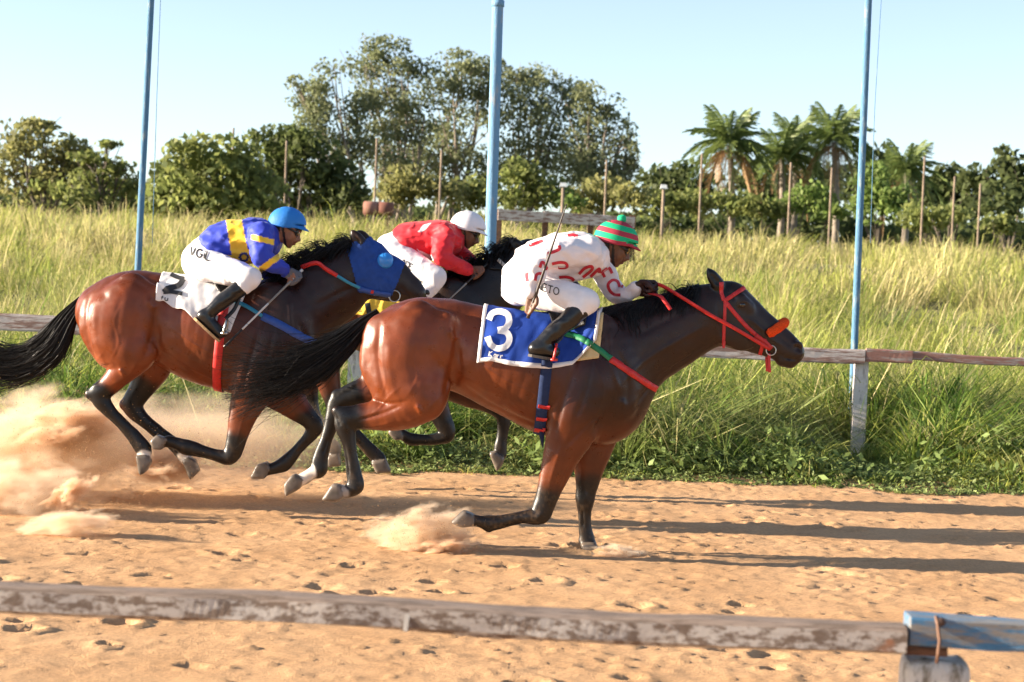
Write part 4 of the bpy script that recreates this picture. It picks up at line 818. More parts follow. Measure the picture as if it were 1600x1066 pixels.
H2 = dict(elbow=590, ref=(116, 660), base=(330, 795), eye=(596, 408))
tor2 = [(165, 489, 47, .18), (203, 489, 65, .235), (238, 492, 67, .205), (262, 497, 68, .19), (290, 508, 76, .235), (320, 517, 82, .275), (352, 524, 86, .28), (385, 528, 89, .255), (420, 528, 86, .22)]
H2['sweeps'] = [(tor2, .05), ([(400, 570, 52, .18), (440, 568, 54, .18), (458, 556, 46, .16)], .05),
    ([(440, 505, 70, .2), (466, 488, 64, .17), (495, 468, 58, .14), (522, 450, 53, .122), (545, 430, 43, .11), (561, 420, 38, .095)], .07),
    ([(572, 408, 34, .083), (585, 427, 38, .088), (606, 436, 35, .072), (625, 445, 27, .06), (639, 453, 22, .054), (648, 458, 17, .053)], .035)]
for y in (-1, 1):
    H2['sweeps'] += [([(425, 470, 30, .05, y * .16), (440, 515, 38, .06, y * .165), (450, 555, 33, .06, y * .155)], .06),
        ([(415, 540, 38, .055, y * .212), (400, 573, 36, .062, y * .21), (393, 603, 28, .06, y * .18)], .035),
        ([(207, 456, 30, .07, y * .165), (195, 490, 45, .095, y * .18), (190, 523, 40, .085, y * .175)], .035),
        ([(155, 480, 27, .05, y * .12), (148, 515, 24, .05, y * .13), (168, 555, 19, .05, y * .14)], .03),
        ([(238, 462, 18, .045, y * .185), (226, 496, 27, .05, y * .19)], .045)]
H2['sweeps'] += [
    ([(172, 500, 46, .12, -.13), (194, 530, 54, .125, -.145), (208, 551, 35, .11, -.16), (198, 570, 25, .082, -.155), (182, 589, 18.5, .065, -.15), (168, 604, 16.5, .05, -.145), (157, 615, 16, .043, -.145), (159, 627, 14, .04, -.145), (172, 643, 10.5, .033, -.145), (190, 661, 10, .03, -.145), (208, 681, 11.5, .031, -.145), (221, 697, 13, .036, -.145), (226, 706, 11.5, .034, -.145), (225, 716, 9, .033, -.145)], .03),
    ([(160, 612, 11, .035, -.145), (140, 616, 7.5, .024, -.145)], .03), ([(224, 548, 19, .05, -.2), (206, 560, 17, .045, -.19)], .03),
    ([(180, 500, 46, .12, .13), (225, 540, 48, .12, .14), (238, 568, 32, .1, .14), (230, 592, 23, .07, .14), (216, 615, 18, .05, .14), (207, 632, 16.5, .044, .14), (213, 645, 14, .04, .14), (230, 661, 10.5, .033, .14), (250, 677, 10, .03, .14), (270, 692, 11, .031, .14), (284, 705, 12, .036, .14), (290, 717, 9.5, .033, .14)], .03),
    ([(208, 628, 11, .035, .14), (193, 632, 7.5, .024, .14)], .02),
    ([(402, 595, 38, .085, -.15), (388, 626, 28, .078, -.15), (379, 652, 21, .062, -.148), (372, 677, 17, .05, -.145), (366, 700, 15, .045, -.145), (358, 714, 13.5, .042, -.145), (340, 712, 9.5, .032, -.145), (321, 707, 9.5, .03, -.145), (303, 702, 11.5, .032, -.145), (290, 699, 12.5, .036, -.145), (276, 693, 9, .032, -.145), (263, 690, 9, .034, -.145)], .03),
    ([(420, 590, 40, .085, .13), (442, 615, 30, .078, .13), (464, 637, 21, .06, .13), (482, 654, 16, .05, .13), (491, 666, 14.5, .046, .13), (484, 681, 11, .035, .13), (468, 699, 9.5, .03, .13), (453, 716, 11, .032, .13), (443, 726, 12, .036, .13), (430, 731, 9.5, .032, .13), (418, 734, 9, .034, .13)], .03),
    ([(590, 440, 22, .03, -.06), (600, 448, 16, .025, -.056)], .03), ([(590, 440, 22, .03, .06), (600, 448, 16, .025, .056)], .03)]
for y in (-.055, .06): H2['sweeps'].append((ear((566, 384), (557, 371), (549, 359), y) if y < 0 else ear((574, 382), (566, 370), (559, 360), y), .015))
H2['cuts'] = [([(560, 378, 3.2, .01, -.08), (552, 366, 2.4, .008, -.085)], .008)] + [([(262, 500, 11, .03, y), (256, 540, 12, .04, y)], .05) for y in (-.33, .33)] + [([(408, 505, 8, .03, y), (390, 550, 9, .03, y), (378, 596, 8, .03, y)], .05) for y in (-.315, .315)]
H2['hoofs'] = [([(213, 711), (219, 742), (227, 739), (237, 722), (233, 711)], -.145, .05), ([(286, 721), (298, 749), (312, 735), (306, 718), (295, 714)], .14, .05),
               ([(235, 689), (240, 701), (254, 702), (262, 686), (246, 679)], -.145, .052), ([(418, 721), (402, 726), (391, 747), (415, 747), (422, 731)], .13, .052)]
H2['paint'] = [([(572, 408, 40, .12), (625, 445, 40, .12), (650, 458, 30, .12)], np.array([.018, .008, .0055]), .05),
    ([(153, 617, 17, .08, -.145), (190, 661, 22, .1, -.145), (222, 698, 22, .1, -.145), (225, 716, 16, .1, -.145)], BLACKC, .06),
    ([(216, 610, 24, .08, .14), (250, 677, 22, .1, .14), (284, 705, 22, .1, .14), (292, 720, 16, .1, .14)], BLACKC, .08),
    ([(226, 712, 9, .06, -.145), (225, 718, 9, .06, -.145)], SOCK, .015), ([(288, 713, 8, .06, .14), (294, 722, 9, .06, .14)], SOCK, .015),
    ([(366, 700, 18, .1, -.145), (330, 710, 22, .1, -.145), (265, 690, 18, .1, -.145)], BLACKC, .08), ([(488, 664, 18, .1, .13), (443, 726, 22, .1, .13), (418, 734, 18, .1, .13)], BLACKC, .08)]
H2['topline'] = lambda d: (np.array([P(x, y, d)[0] for x, y in ((116, 500), (150, 444), (209, 421), (300, 430), (400, 438), (452, 420), (545, 390), (575, 372))]), np.array([P(x, y, d)[2] for x, y in ((116, 450), (150, 442), (209, 424), (300, 433), (400, 442), (452, 424), (545, 395), (575, 300))]))

H2['relief'] = mp2(RELIEF + VEINS[:8]) + [([((x - 1141) * .82 + 572, (y - 470) * .86 + 408) for x, y in p], a, s) for p, a, s in HEADREL] + H2_LEGS
def m3(lst): return [(407 + (q[0] - 562) * .804, 427 + (q[1] - 482) * .804, q[2] * .804) + tuple(q[3:]) for q in lst]
H3 = dict(h=.011, elbow=580, ref=(407, 930), base=(620, 770), eye=(852, 412))
H3['sweeps'] = [(m3(tor1), .05), (m3(chest1), .05),
    ([(715, 494, 62, .2), (740, 478, 57, .17), (765, 460, 52, .14), (788, 440, 46, .12), (806, 424, 41, .105), (818, 414, 36, .095)], .07),
    ([(828, 400, 27, .083), (840, 415, 34, .088), (858, 430, 29, .072), (876, 444, 23, .058), (890, 455, 20, .054), (900, 463, 16, .053)], .035)]
for lst, k in musc1: H3['sweeps'].append((m3(lst), k))
H3['sweeps'] += [
    ([(463, 478, 50, .12, -.13), (478, 515, 48, .125, -.145), (495, 545, 34, .11, -.155), (508, 578, 24, .08, -.15), (517, 610, 17, .06, -.145), (528, 640, 14.5, .045, -.14), (538, 656, 13, .042, -.14), (553, 675, 10, .033, -.14), (570, 694, 9.5, .03, -.14), (584, 709, 11, .033, -.14), (592, 717, 11, .034, -.14)], .03),
    ([(463, 478, 50, .12, .13), (470, 515, 46, .12, .14), (478, 550, 32, .1, .14), (480, 585, 21, .07, .14), (483, 615, 15, .05, .14), (487, 640, 13.5, .043, .14), (498, 660, 10, .033, .14), (512, 685, 9, .03, .14), (522, 702, 11, .034, .14), (522, 712, 9, .033, .14)], .03),
    ([(667, 590, 33, .085, -.15), (676, 620, 24, .075, -.15), (688, 648, 17, .055, -.145), (698, 670, 14, .046, -.145), (697, 681, 12.5, .042, -.145), (678, 687, 9, .032, -.145), (658, 688, 9, .03, -.145), (642, 687, 10.5, .034, -.145), (630, 680, 8, .032, -.145), (622, 675, 8, .034, -.145)], .03),
    ([(700, 590, 34, .085, .13), (735, 612, 25, .075, .13), (762, 627, 18, .055, .13), (782, 643, 13.5, .046, .13), (787, 657, 11, .04, .13), (785, 680, 8.5, .03, .13), (782, 698, 10, .034, .13), (783, 710, 9, .034, .13)], .03)]
for y in (-.055, .055): H3['sweeps'].append((ear((814, 392), (805, 382), (797, 372), y), .015))
H3['cuts'] = [([(809, 388, 3.0, .010, -.083), (801, 377, 2.2, .008, -.088)], .008)]
H3['hoofs'] = [([(580, 722), (603, 716), (613, 738), (588, 740)], -.14, .05), ([(512, 712), (530, 708), (534, 728), (512, 730)], .14, .05),
               ([(628, 672), (614, 663), (606, 676), (618, 688), (630, 686)], -.145, .05), ([(764, 707), (773, 705), (788, 716), (786, 726), (776, 738)], .13, .05)]
H3['paint'] = [([(740, 478, 60, .2), (810, 420, 60, .2), (900, 463, 50, .2)], np.array([.009, .0045, .0036]), .1),
    ([(528, 636, 20, .1, -.14), (592, 717, 22, .1, -.14)], BLACKC, .1), ([(486, 640, 20, .1, .14), (522, 710, 22, .1, .14)], BLACKC, .1),
    ([(698, 672, 18, .1, -.145), (622, 675, 22, .1, -.145)], BLACKC, .1), ([(784, 650, 18, .1, .13), (783, 712, 22, .1, .13)], BLACKC, .1)]
H3['topline'] = lambda d: (np.array([-9., 9.]), np.array([9., 9.]))

BAY = (.165, .036, .0092); DARK = (.019, .0052, .0028)  # DARK: dark bay, lowered further to hold forehand and flank shade
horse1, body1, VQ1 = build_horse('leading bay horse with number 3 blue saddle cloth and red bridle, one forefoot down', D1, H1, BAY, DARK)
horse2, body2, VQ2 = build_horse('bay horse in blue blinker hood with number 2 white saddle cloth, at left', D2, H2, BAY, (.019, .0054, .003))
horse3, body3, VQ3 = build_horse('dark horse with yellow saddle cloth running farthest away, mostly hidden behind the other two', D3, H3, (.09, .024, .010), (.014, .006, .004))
tail(horse1, D1, [(592, 488, 6, 0), (568, 506, 10, 0), (538, 536, 17, -.02), (488, 570, 22, -.05), (430, 592, 24, -.05), (345, 606, 32, -.03)], 1700, 21, 1.35)
tail(horse2, D2, [(128, 468, 6, 0), (104, 500, 15, 0), (78, 543, 23, 0), (35, 570, 21, .03), (-25, 570, 24, .06), (-95, 560, 30, .1)], 1500, 22, 1.3)
tail(horse3, D3, [(430, 452, 5, 0), (405, 475, 12, 0), (370, 500, 20, 0), (330, 515, 22, 0), (290, 520, 24, 0)], 300, 23)
mane(horse1, body1, D1, [(945, 490), (985, 480), (1030, 466), (1070, 454), (1098, 447)], 1300, 31, .15, (-.62, -.42), .12)
mane(horse2, body2, D2, [(440, 432), (470, 414), (505, 398), (540, 388), (562, 382)], 1300, 32, .17, (-.85, .12), .3)
mane(horse3, body3, D3, [(690, 432), (725, 420), (760, 404), (795, 390), (812, 386)], 1100, 33, .17, (-.55, .1), .35)
print('horses', time.time() - T0)
# ------------------------------------------------------------------ straps, cloths and lettering laid on surfaces
def solid(o, t, off=1.0):
    m = o.modifiers.new('thickness', 'SOLIDIFY'); m.thickness = t; m.offset = off; return o
def stroke_rows(bvh, pts, width, off, smooth=True, cols=3, step=2.0, taper=None):
    p = catmull(pts, 6) if smooth and len(pts) > 2 else np.asarray(pts, float)
    p = resample(p, step); t = np.gradient(p, axis=0); t /= np.linalg.norm(t, axis=1)[:, None] + 1e-9; n = np.stack([-t[:, 1], t[:, 0]], 1)
    rows = []
    for i in range(len(p)):
        w = width if taper is None else width * np.interp(i / max(1, len(p) - 1), [0, 1], taper)
        r = [cast_px(bvh, *(p[i] + n[i] * w * (j / (cols - 1) - .5)), off) for j in range(cols)]
        if any(x is None for x in r): rows.append(None)
        else: rows.append(np.array([x[0] for x in r]))
    return rows
def rows_mesh(rows, name, mat_, parent, thick=0, closed=False, smooth=True, cols_out=None):
    V = []; Fq = []; prev = None; first = None
    for r in rows:
        if r is None: prev = None; continue
        b = sum(len(x) for x in V); V.append(r)
        if prev is not None and np.linalg.norm(r.mean(0) - V[-2].mean(0)) < .12:
            for j in range(len(r) - 1): Fq.append((prev + j, prev + j + 1, b + j + 1, b + j))
        if first is None: first = b
        prev = b
    if not Fq: return None
    if closed and prev is not None:
        k = len(V[0])
        for j in range(k - 1): Fq.append((prev + j, prev + j + 1, first + j + 1, first + j))
    o = link_mesh(name, np_mesh(name, np.concatenate(V), np.array(Fq)), mat_, parent, smooth and not thick)
    if thick: solid(o, thick, 0)
    return o
def strap_px(bvh, pts, width, name, mat_, parent, off=.004, thick=.003, mirror=None, **kw):
    rows = stroke_rows(bvh, pts, width, off, **kw); o = rows_mesh(rows, name, mat_, parent, thick)
    if mirror is not None and o is not None:
        rr = [None if r is None else np.stack([r[:, 0], 2 * mirror - r[:, 1], r[:, 2]], 1) for r in rows]; rows_mesh(rr, name, mat_, parent, thick)
    return o
def decal(bvh, strokes, width, name, mat_, parent, off=.0025, **kw):
    """several strokes printed as one mark"""
    V = []; Fq = []; b = 0
    for k, s in enumerate(strokes):
        wd = width[k] if isinstance(width, (list, tuple)) else width
        prev = None
        for r in stroke_rows(bvh, s, wd, off + .0004 * (k % 5), **kw):
            if r is None: prev = None; continue
            V.append(r)
            if prev is not None: Fq += [(prev + j, prev + j + 1, b + j + 1, b + j) for j in range(len(r) - 1)]
            prev = b; b += len(r)
    if not Fq: return None
    return link_mesh(name, np_mesh(name, np.concatenate(V), np.array(Fq)), mat_, parent)
def ring_strap(bvh, d, top, bot, width, name, mat_, parent, off=.005, thick=.004, n=56, arc=(-math.pi, math.pi), center=None, c0=.5):
    a, b = P(*top, d), P(*bot, d); c = a * (1 - c0) + b * c0; e1 = (b - a) / np.linalg.norm(b - a); e2 = np.array([0, 1.0, 0]); nn = np.cross(e1, e2)
    rows = []; closed = abs(arc[1] - arc[0]) > 6.2
    for i in range(n if closed else n + 1):
        t = arc[0] + (arc[1] - arc[0]) * i / n; dr = math.cos(t) * e1 + math.sin(t) * e2; r = []
        for j in (-.5, 0, .5):
            o = c + nn * width * j; h = bvh.ray_cast(Vector(o + dr * .75), Vector(-dr))
            if h[0] is None: r = None; break
            al = np.linalg.norm(b - a) * (c0 if math.cos(t) < 0 else 1 - c0); lim = 1.07 / math.sqrt((math.cos(t) / al) ** 2 + (math.sin(t) / .30) ** 2); q = np.array(h[0]) - o
            r.append(o + dr * (min(float(q @ dr), lim) + off))
        rows.append(np.array(r) if r is not None else None)
    return rows_mesh(rows, name, mat_, parent, thick, closed)
def ribbon3(pts, width, name, mat_, parent, wdir=(0, 0, 1), thick=.004, m=24):
    p = bez(np.array([pts]), m)[0]; wd = np.array(wdir, float); wd /= np.linalg.norm(wd)
    t = np.gradient(p, axis=0); t /= np.linalg.norm(t, axis=1)[:, None]
    s = wd - t * (t @ wd)[:, None]; s /= np.linalg.norm(s, axis=1)[:, None]
    return rows_mesh([np.array([p[i] - s[i] * width / 2, p[i] + s[i] * width / 2]) for i in range(m)], name, mat_, parent, thick)
def torus(c, r, t, axis=1, n=24, k=8, ell=1.0):
    a = np.arange(n) * 2 * math.pi / n; o = [i for i in range(3) if i != axis]
    p = np.zeros((n + 1, 3)); A = np.append(a, 0)
    p[:, o[0]] = r * np.cos(A); p[:, o[1]] = r * ell * np.sin(A); V = []; rad = p / np.linalg.norm(p, axis=1)[:, None]; ax = np.zeros(3); ax[axis] = 1
    for i in range(n):
        for j in range(k):
            q = 2 * math.pi * j / k; V.append(p[i] + t * (math.cos(q) * rad[i] + math.sin(q) * ax))
    f = [(i * k + j, i * k + (j + 1) % k, ((i + 1) % n) * k + (j + 1) % k, ((i + 1) % n) * k + j) for i in range(n) for j in range(k)]
    return np.array(V) + np.array(c), f
def shell(VQ, mask, off, name, mat_, parent, d):
    V, Q = VQ; c = V[Q].mean(1); keep = mask(c); q = Q[keep]
    a = V[Q[:, 2]] - V[Q[:, 0]]; b = V[Q[:, 3]] - V[Q[:, 1]]; n = np.cross(a, b)
    N = np.zeros_like(V)
    for k in range(4): np.add.at(N, Q[:, k], n)
    N /= np.linalg.norm(N, axis=1)[:, None] + 1e-12
    u, inv = np.unique(q, return_inverse=True); W = V[u] + N[u] * (off + .003 * noise3(V[u] * 30, 4))[:, None]
    o = link_mesh(name, np_mesh(name, W, inv.reshape(-1, 4)), mat_, parent); return o, (W, inv.reshape(-1, 4))
def in_poly(p, poly):
    x, z = p; c = np.zeros(len(x), bool); n = len(poly)
    for i in range(n):
        a, b = poly[i], poly[(i + 1) % n]
        c ^= ((a[1] > z) != (b[1] > z)) & (x < (b[0] - a[0]) * (z - a[1]) / (b[1] - a[1] + 1e-12) + a[0])
    return c
def back_cloth(bvh, d, left, right, lower, name, mat_, parent, off=.010, wr=.008, seed=1, nu=64, nv=72, thick=.004, zc_px=560):
    """cloth over the back. left/right: ((top px),(bottom px)); lower: list (u, extra drop px)"""
    dn = d - .27; g = np.zeros((nv + 1, nu + 1, 3)); sy = S(dn)
    for i in range(nu + 1):
        u = i / nu
        tx = left[0][0] * (1 - u) + right[0][0] * u; ty = left[0][1] * (1 - u) + right[0][1] * u
        bx = left[1][0] * (1 - u) + right[1][0] * u; by = left[1][1] * (1 - u) + right[1][1] * u + np.interp(u, *zip(*lower))
        xt = P(tx, ty, d)[0]; pb = P(bx, by, dn); zc = P(bx, zc_px, d)[2]
        h = bvh.ray_cast(Vector((pb[0], d - 1, pb[2])), Vector((0, 1, 0)))
        yb = h[0][1] if h[0] is not None else d - .27
        pm = math.atan2(d - yb, pb[2] - zc)
        for j in range(nv + 1):
            s = j / nv * 2 - 1; ph = pm * s; x = xt + (pb[0] - xt) * abs(s) ** 1.0
            dr = np.array([0, math.sin(ph), math.cos(ph)]); o = np.array([x, d, zc])
            h = bvh.ray_cast(Vector(o + dr * .8), Vector(-dr))
            q = (np.array(h[0]) if h[0] is not None else o + dr * .28)
            n1 = float(noise3(np.array([u * 9 + s * 2.2, s * 2.4, seed]), seed)); n2 = float(noise3(np.array([u * 20 - s * 5, s * 5, seed + 3.5]), seed))
            k = abs(s) ** 2
            n3 = 1 - 2 * abs(float(noise3(np.array([u * 5.5 + abs(s) * 2.6, seed * 1.7, abs(s) * .8]), seed + 9)))
            g[j, i] = q + dr * (off + wr * (.4 + 1.1 * k) * (n1 + .45 * n2) + wr * .8 * k + wr * 1.1 * (.25 + k) * max(0, n3) ** 2)
    V = g.reshape(-1, 3); idx = np.arange((nv + 1) * (nu + 1)).reshape(nv + 1, nu + 1)
    Q = np.stack([idx[:-1, :-1], idx[:-1, 1:], idx[1:, 1:], idx[1:, :-1]], -1).reshape(-1, 4)
    o = link_mesh(name, np_mesh(name, V, Q), mat_, parent); solid(o, thick, 0)
    return o, bvh_of(V, Q), g
def cloth_border(g, name, mat_, parent, w=2):
    """edging tape along the rim of a cloth"""
    nv, nu = g.shape[0] - 1, g.shape[1] - 1; rows = []
    c = g.mean((0, 1)); lift = lambda p: p + (p - c * np.array([0, 1, 1]) - p * np.array([1, 0, 0])) / (np.linalg.norm((p - c) * np.array([0, 1, 1])) + 1e-9) * .004
    for i in range(nu + 1): rows.append(np.array([lift(g[0, i]), lift(g[w, i])]))
    for j in range(nv + 1): rows.append(np.array([lift(g[j, nu]), lift(g[j, nu - w])]))
    for i in range(nu, -1, -1): rows.append(np.array([lift(g[nv, i]), lift(g[nv - w, i])]))
    for j in range(nv, -1, -1): rows.append(np.array([lift(g[j, 0]), lift(g[j, w])]))
    return rows_mesh(rows, name, mat_, parent, .004)
GLY = {'N': [[(0, 1), (0, 0)], [(0, 0), (.8, 1)], [(.8, 1), (.8, 0)]], 'E': [[(.7, 0), (0, 0), (0, 1), (.7, 1)], [(0, .5), (.55, .5)]], 'T': [[(0, 0), (.9, 0)], [(.45, 0), (.45, 1)]],
       'O': [[(.45 + .45 * math.cos(a), .5 + .5 * math.sin(a)) for a in np.linspace(0, 2 * math.pi, 17)]], 'V': [[(0, 0), (.35, 1), (.7, 0)]],
       'G': [[(.45 + .45 * math.cos(a), .5 + .5 * math.sin(a)) for a in np.linspace(-.8, -2 * math.pi + .35, 15)] + [(.9, .55), (.5, .55)]], 'i': [[(.1, .3), (.1, 1)], [(.1, .0), (.1, .1)]], 'L': [[(0, 0), (0, 1), (.6, 1)]],
       'A': [[(0, 1), (.4, 0), (.8, 1)], [(.15, .65), (.65, .65)]], 'D': [[(0, 0), (0, 1), (.4, 1), (.7, .75), (.7, .25), (.4, 0), (0, 0)]], 'K': [[(0, 0), (0, 1)], [(.6, 0), (0, .55), (.65, 1)]],
       't': [[(.25, 0), (.25, .85), (.5, 1)], [(0, .35), (.5, .35)]], 'u': [[(0, .35), (0, .85), (.25, 1), (.5, .85)], [(.5, .35), (.5, 1)]], 'a': [[(.5, .4), (.1, .5), (.1, .9), (.45, .9)], [(.5, .35), (.5, 1)]],
       'r': [[(0, .35), (0, 1)], [(0, .55), (.25, .36), (.4, .4)]], '.': [[(.0, .9), (.0, 1)]]}
def word(txt, org, ux, uy, gap=.28, serif=False):
    """strokes in photograph pixels; ux, uy: one letter height across and down"""
    out = []; x = 0
    for ch in txt:
        w_ = 0
        for s in GLY[ch]:
            out.append([(org[0] + (x + a) * ux[0] + b * uy[0], org[1] + (x + a) * ux[1] + b * uy[1]) for a, b in s]); w_ = max(w_, max(a for a, b in s))
            if serif and len(s) == 2:
                for a, b in s:
                    if abs(b - .5) > .4 and abs(s[0][0] - s[1][0]) < .1: out.append([(org[0] + (x + a + e) * ux[0] + b * uy[0], org[1] + (x + a + e) * ux[1] + b * uy[1]) for e in (-.14, .14)])
        x += w_ + gap
    return out

FAB = dict(rough=.75, bump=.15, bscale=220, spec=.25)
M_BLUE = mat('blue_cloth', (.012, .05, .30), var=.12, scale=8, **FAB); M_WHITE = mat('white_cloth', (.74, .71, .70), var=.05, scale=10, **FAB)
M_YEL = mat('yellow_cloth', (.75, .50, .06), var=.08, **FAB); M_RED = mat('red_strap', (.50, .018, .018), rough=.5, var=.15, scale=40, bump=.1, bscale=300)
M_NAVY = mat('navy_webbing', (.014, .028, .085), var=.15, scale=60, **FAB); M_GREEN = mat('green_strap', (.01, .17, .07), rough=.55, var=.1)
M_CYAN = mat('cyan_strap', (.02, .22, .36), rough=.5, var=.1); M_BSTR = mat('blue_strap', (.02, .07, .30), rough=.55, var=.12, scale=40)
M_LEA = mat('black_leather', (.007, .0065, .0065), rough=.35, var=.3, scale=30, bump=.2, bscale=90); M_STEEL = mat('steel', (.5, .5, .48), rough=.3, metal=1)
M_FLUFF = mat('orange_sheepskin', (.75, .075, .015), rough=.95, var=.3, scale=160, bump=1.0, bscale=160, spec=.1)
M_CREAM = mat('cream_pad', (.62, .47, .24), var=.1, **FAB); M_HOOD = mat('blue_hood_fabric', (.015, .055, .24), var=.12, scale=25, **FAB); M_CUP = mat('pale_blue_cup', (.03, .22, .62), rough=.25, spec=.5)
M_PRINT_W = mat('white_print', (.72, .70, .70), rough=.7, var=.08, scale=50); M_PRINT_K = mat('black_print', (.012, .012, .014), rough=.6); M_PRINT_R = mat('red_print', (.55, .02, .035), rough=.6, var=.1, scale=60)
M_GOLD = mat('orange_buckle', (.5, .2, .03), rough=.4)

def at(root_name, label, cat, p): return thing(root_name, label, cat, tuple(p))
# ---- leading horse
c1 = at('saddle_cloth', 'blue saddle cloth with white edging and a white number 3', 'saddle cloth', P(845, 485, D1))
_, cb1, g1 = back_cloth(body1, D1, ((757, 478), (745, 566)), ((942, 490), (932, 560)), [(0, 0), (.12, -2), (.3, 6), (.6, 12), (.8, 8), (.9, -8), (1, -26)], 'cloth', M_BLUE, c1, seed=3, wr=.012)
cloth_border(g1, 'edging', M_WHITE, c1, 2)
three = [[(764, 501), (769, 491), (781, 488), (793, 493), (795, 505), (789, 514), (778, 517)], [(778, 517), (791, 520), (796, 530), (791, 541), (778, 545), (767, 539), (762, 527)]]
decal(cb1, three, 9.5, 'number', M_PRINT_W, c1, off=.006, cols=8, step=1.2)
decal(cb1, word('Karr', (765, 549), (7.5, 1.4), (-1, 8)), 1.8, 'lettering', M_PRINT_W, c1, off=.009, cols=2)
_, pb1, _ = back_cloth(body1, D1, ((880, 486), (892, 560)), ((944, 488), (936, 562)), [(0, 6), (1, -2)], 'under_pad', M_CREAM, c1, off=.005, wr=.003, nu=20, nv=40)
class Multi:
    """nearest of several surfaces along a ray"""
    def __init__(s, *b): s.b = b
    def ray_cast(s, o, d):
        r = [x for x in (b.ray_cast(o, d) for b in s.b) if x[0] is not None]
        return min(r, key=lambda x: x[3]) if r else (None, None, None, None)
def saddle(body, bvh, d, l, r, label, girth, gw, gm, bands, foot, iron_mat, strap_mat):
    s = at('saddle', label, 'saddle', P((l[0][0] + r[0][0]) / 2, l[0][1], d))
    back_cloth(bvh, d, l, r, [(0, -6), (.5, 4), (1, -4)], 'seat', M_LEA, s, off=.026, wr=.004, nu=26, nv=40, thick=.012)
    ring_strap(Multi(body, bvh), d, girth[0], girth[1], gw, 'girth', gm, s, off=.009, thick=.005, n=72, arc=(-2.5, 2.5))
    for sd in (-1, 1):
        f = P(foot[0], foot[1], d - .35); f[1] = d + sd * .35
        tp = P(foot[2], foot[3], d - .30); tp[1] = d + sd * .30
        ribbon3([tp, (tp + f) / 2 + np.array([.01, 0, .0]), f + np.array([0, 0, .05])], .025, 'stirrup_leather', strap_mat, s, wdir=(1, 0, 0))
        iron = MB(); a = np.linspace(-.35, math.pi + .35, 18)
        iron.tube([f + np.array([.012 * math.sin(t), .052 * math.cos(t), .068 * math.sin(t) - .02]) for t in a], .0075, 8); iron.box(f + np.array([0, 0, -.045]), (.02, .05, .007)); iron.build('stirrup', iron_mat, s, True)
    return s
M_REDIRON = mat('red_stirrup', (.55, .03, .03), rough=.35)
sad1 = saddle(body1, cb1, D1, ((850, 484), (864, 520)), ((925, 486), (914, 518)), 'black racing saddle with navy girth under the rider in white', ((862, 480), (840, 692)), .066, M_NAVY, [], (866, 550, 884, 500), M_REDIRON, M_LEA)
# bands of the girth sit low on the flank
for yy in (634, 653, 670): strap_px(body1, [(836 - (yy - 670) * .13, yy - 1), (855 - (yy - 670) * .13, yy + 2)], 5, 'girth_band', M_RED, sad1, off=.0145, thick=.003, step=1.0)
rg = cast_px(body1, 846, 686, .02)
if rg: MB().add(*torus(rg[0], .022, .004, 1)).build('buckle', M_GOLD, sad1, True)
bp1 = at('breastplate', 'breast strap of green and red webbing across the leading horse', 'harness', P(950, 560, D1))
def on(bvhs, px, py):
    best = None
    for b in bvhs:
        h = cast_px(b, px, py, 0)
        if h is not None and (best is None or h[0][1] < best[0][0][1]): best = (h, b)
    return best
m1 = Multi(body1, cb1)
strap_px(m1, [(879, 521), (909, 530), (936, 547), (954, 561)], 9.5, 'strap', M_GREEN, bp1, off=.011, mirror=D1)
strap_px(m1, [(954, 561), (985, 582), (1015, 602), (1033, 612)], 10.5, 'strap', M_RED, bp1, off=.005, mirror=D1)
br1 = at('bridle', 'red bridle with orange sheepskin noseband on the leading horse', 'bridle', P(1165, 500, D1))
strap_px(body1, [(1131, 471), (1148, 460), (1167, 447)], 6.5, 'browband', M_RED, br1, mirror=D1, step=1.5)
strap_px(body1, [(1132, 470), (1150, 492), (1170, 514), (1194, 534)], 6.5, 'cheek_strap', M_RED, br1, mirror=D1, step=1.5)
strap_px(body1, [(1131, 470), (1127, 456), (1127, 441)], 6, 'headpiece', M_RED, br1, mirror=D1, step=1.5)
strap_px(body1, [(1133, 473), (1132, 500), (1131, 530), (1131, 548)], 5, 'throat_strap', M_RED, br1, mirror=D1, step=1.5)
strap_px(body1, [(1195, 529), (1190, 545), (1186, 560)], 6, 'chin_strap', M_RED, br1, mirror=D1, step=1.5)
strap_px(body1, [(1180, 524), (1196, 536), (1205, 545)], 8, 'bit_strap', M_RED, br1, off=.008, mirror=D1, step=1.5)
for sd in (-1, 1):
    h = cast_px(body1, 1205, 546, .012)[0]; c = np.array([h[0], D1 + sd * abs(h[1] - D1), h[2]])
    MB().add(*torus(c, .030, .0035, 1)).build('bit_ring', M_STEEL, br1, True)
    ribbon3([c + np.array([-.012, 0, -.02]), c + np.array([-.008, 0, -.08]), c + np.array([-.002, 0, -.135])], .018, 'strap_end', M_RED, br1, wdir=(1, 0, 0))
    q = cast_px(body1, 1132, 532, .008)[0]; q[1] = D1 + sd * abs(q[1] - D1)
    ribbon3([q, q + np.array([0, 0, -.02]), q + np.array([-.003, 0, -.045])], .016, 'strap_end', M_RED, br1, wdir=(1, 0, 0))
pts = []
a = cast_px(body1, 1200, 521, .012)[0]; bq = P(1216, 502, D1); e = P(1208, 500, D1)
for t in np.linspace(-1, 1, 17):
    ang = t * 1.75; yy = .066 * math.sin(ang); k = (1 - math.cos(ang)) / (1 - math.cos(1.75))
    top_ = P(1226, 504, D1); low_ = P(1199, 523, D1 - .06)
    q = top_ * (1 - k) + np.array([low_[0], D1, low_[2]]) * k; pts.append(np.array([q[0], D1 + yy * 1.15, q[2]]))
roll = MB(); rr = .030 * (1 + .06 * np.sin(np.arange(17) * 2.4)); rr[0] *= .7; rr[-1] *= .7; roll.tube(pts, rr, 14); roll.build('noseband_roll', M_FLUFF, br1, True)
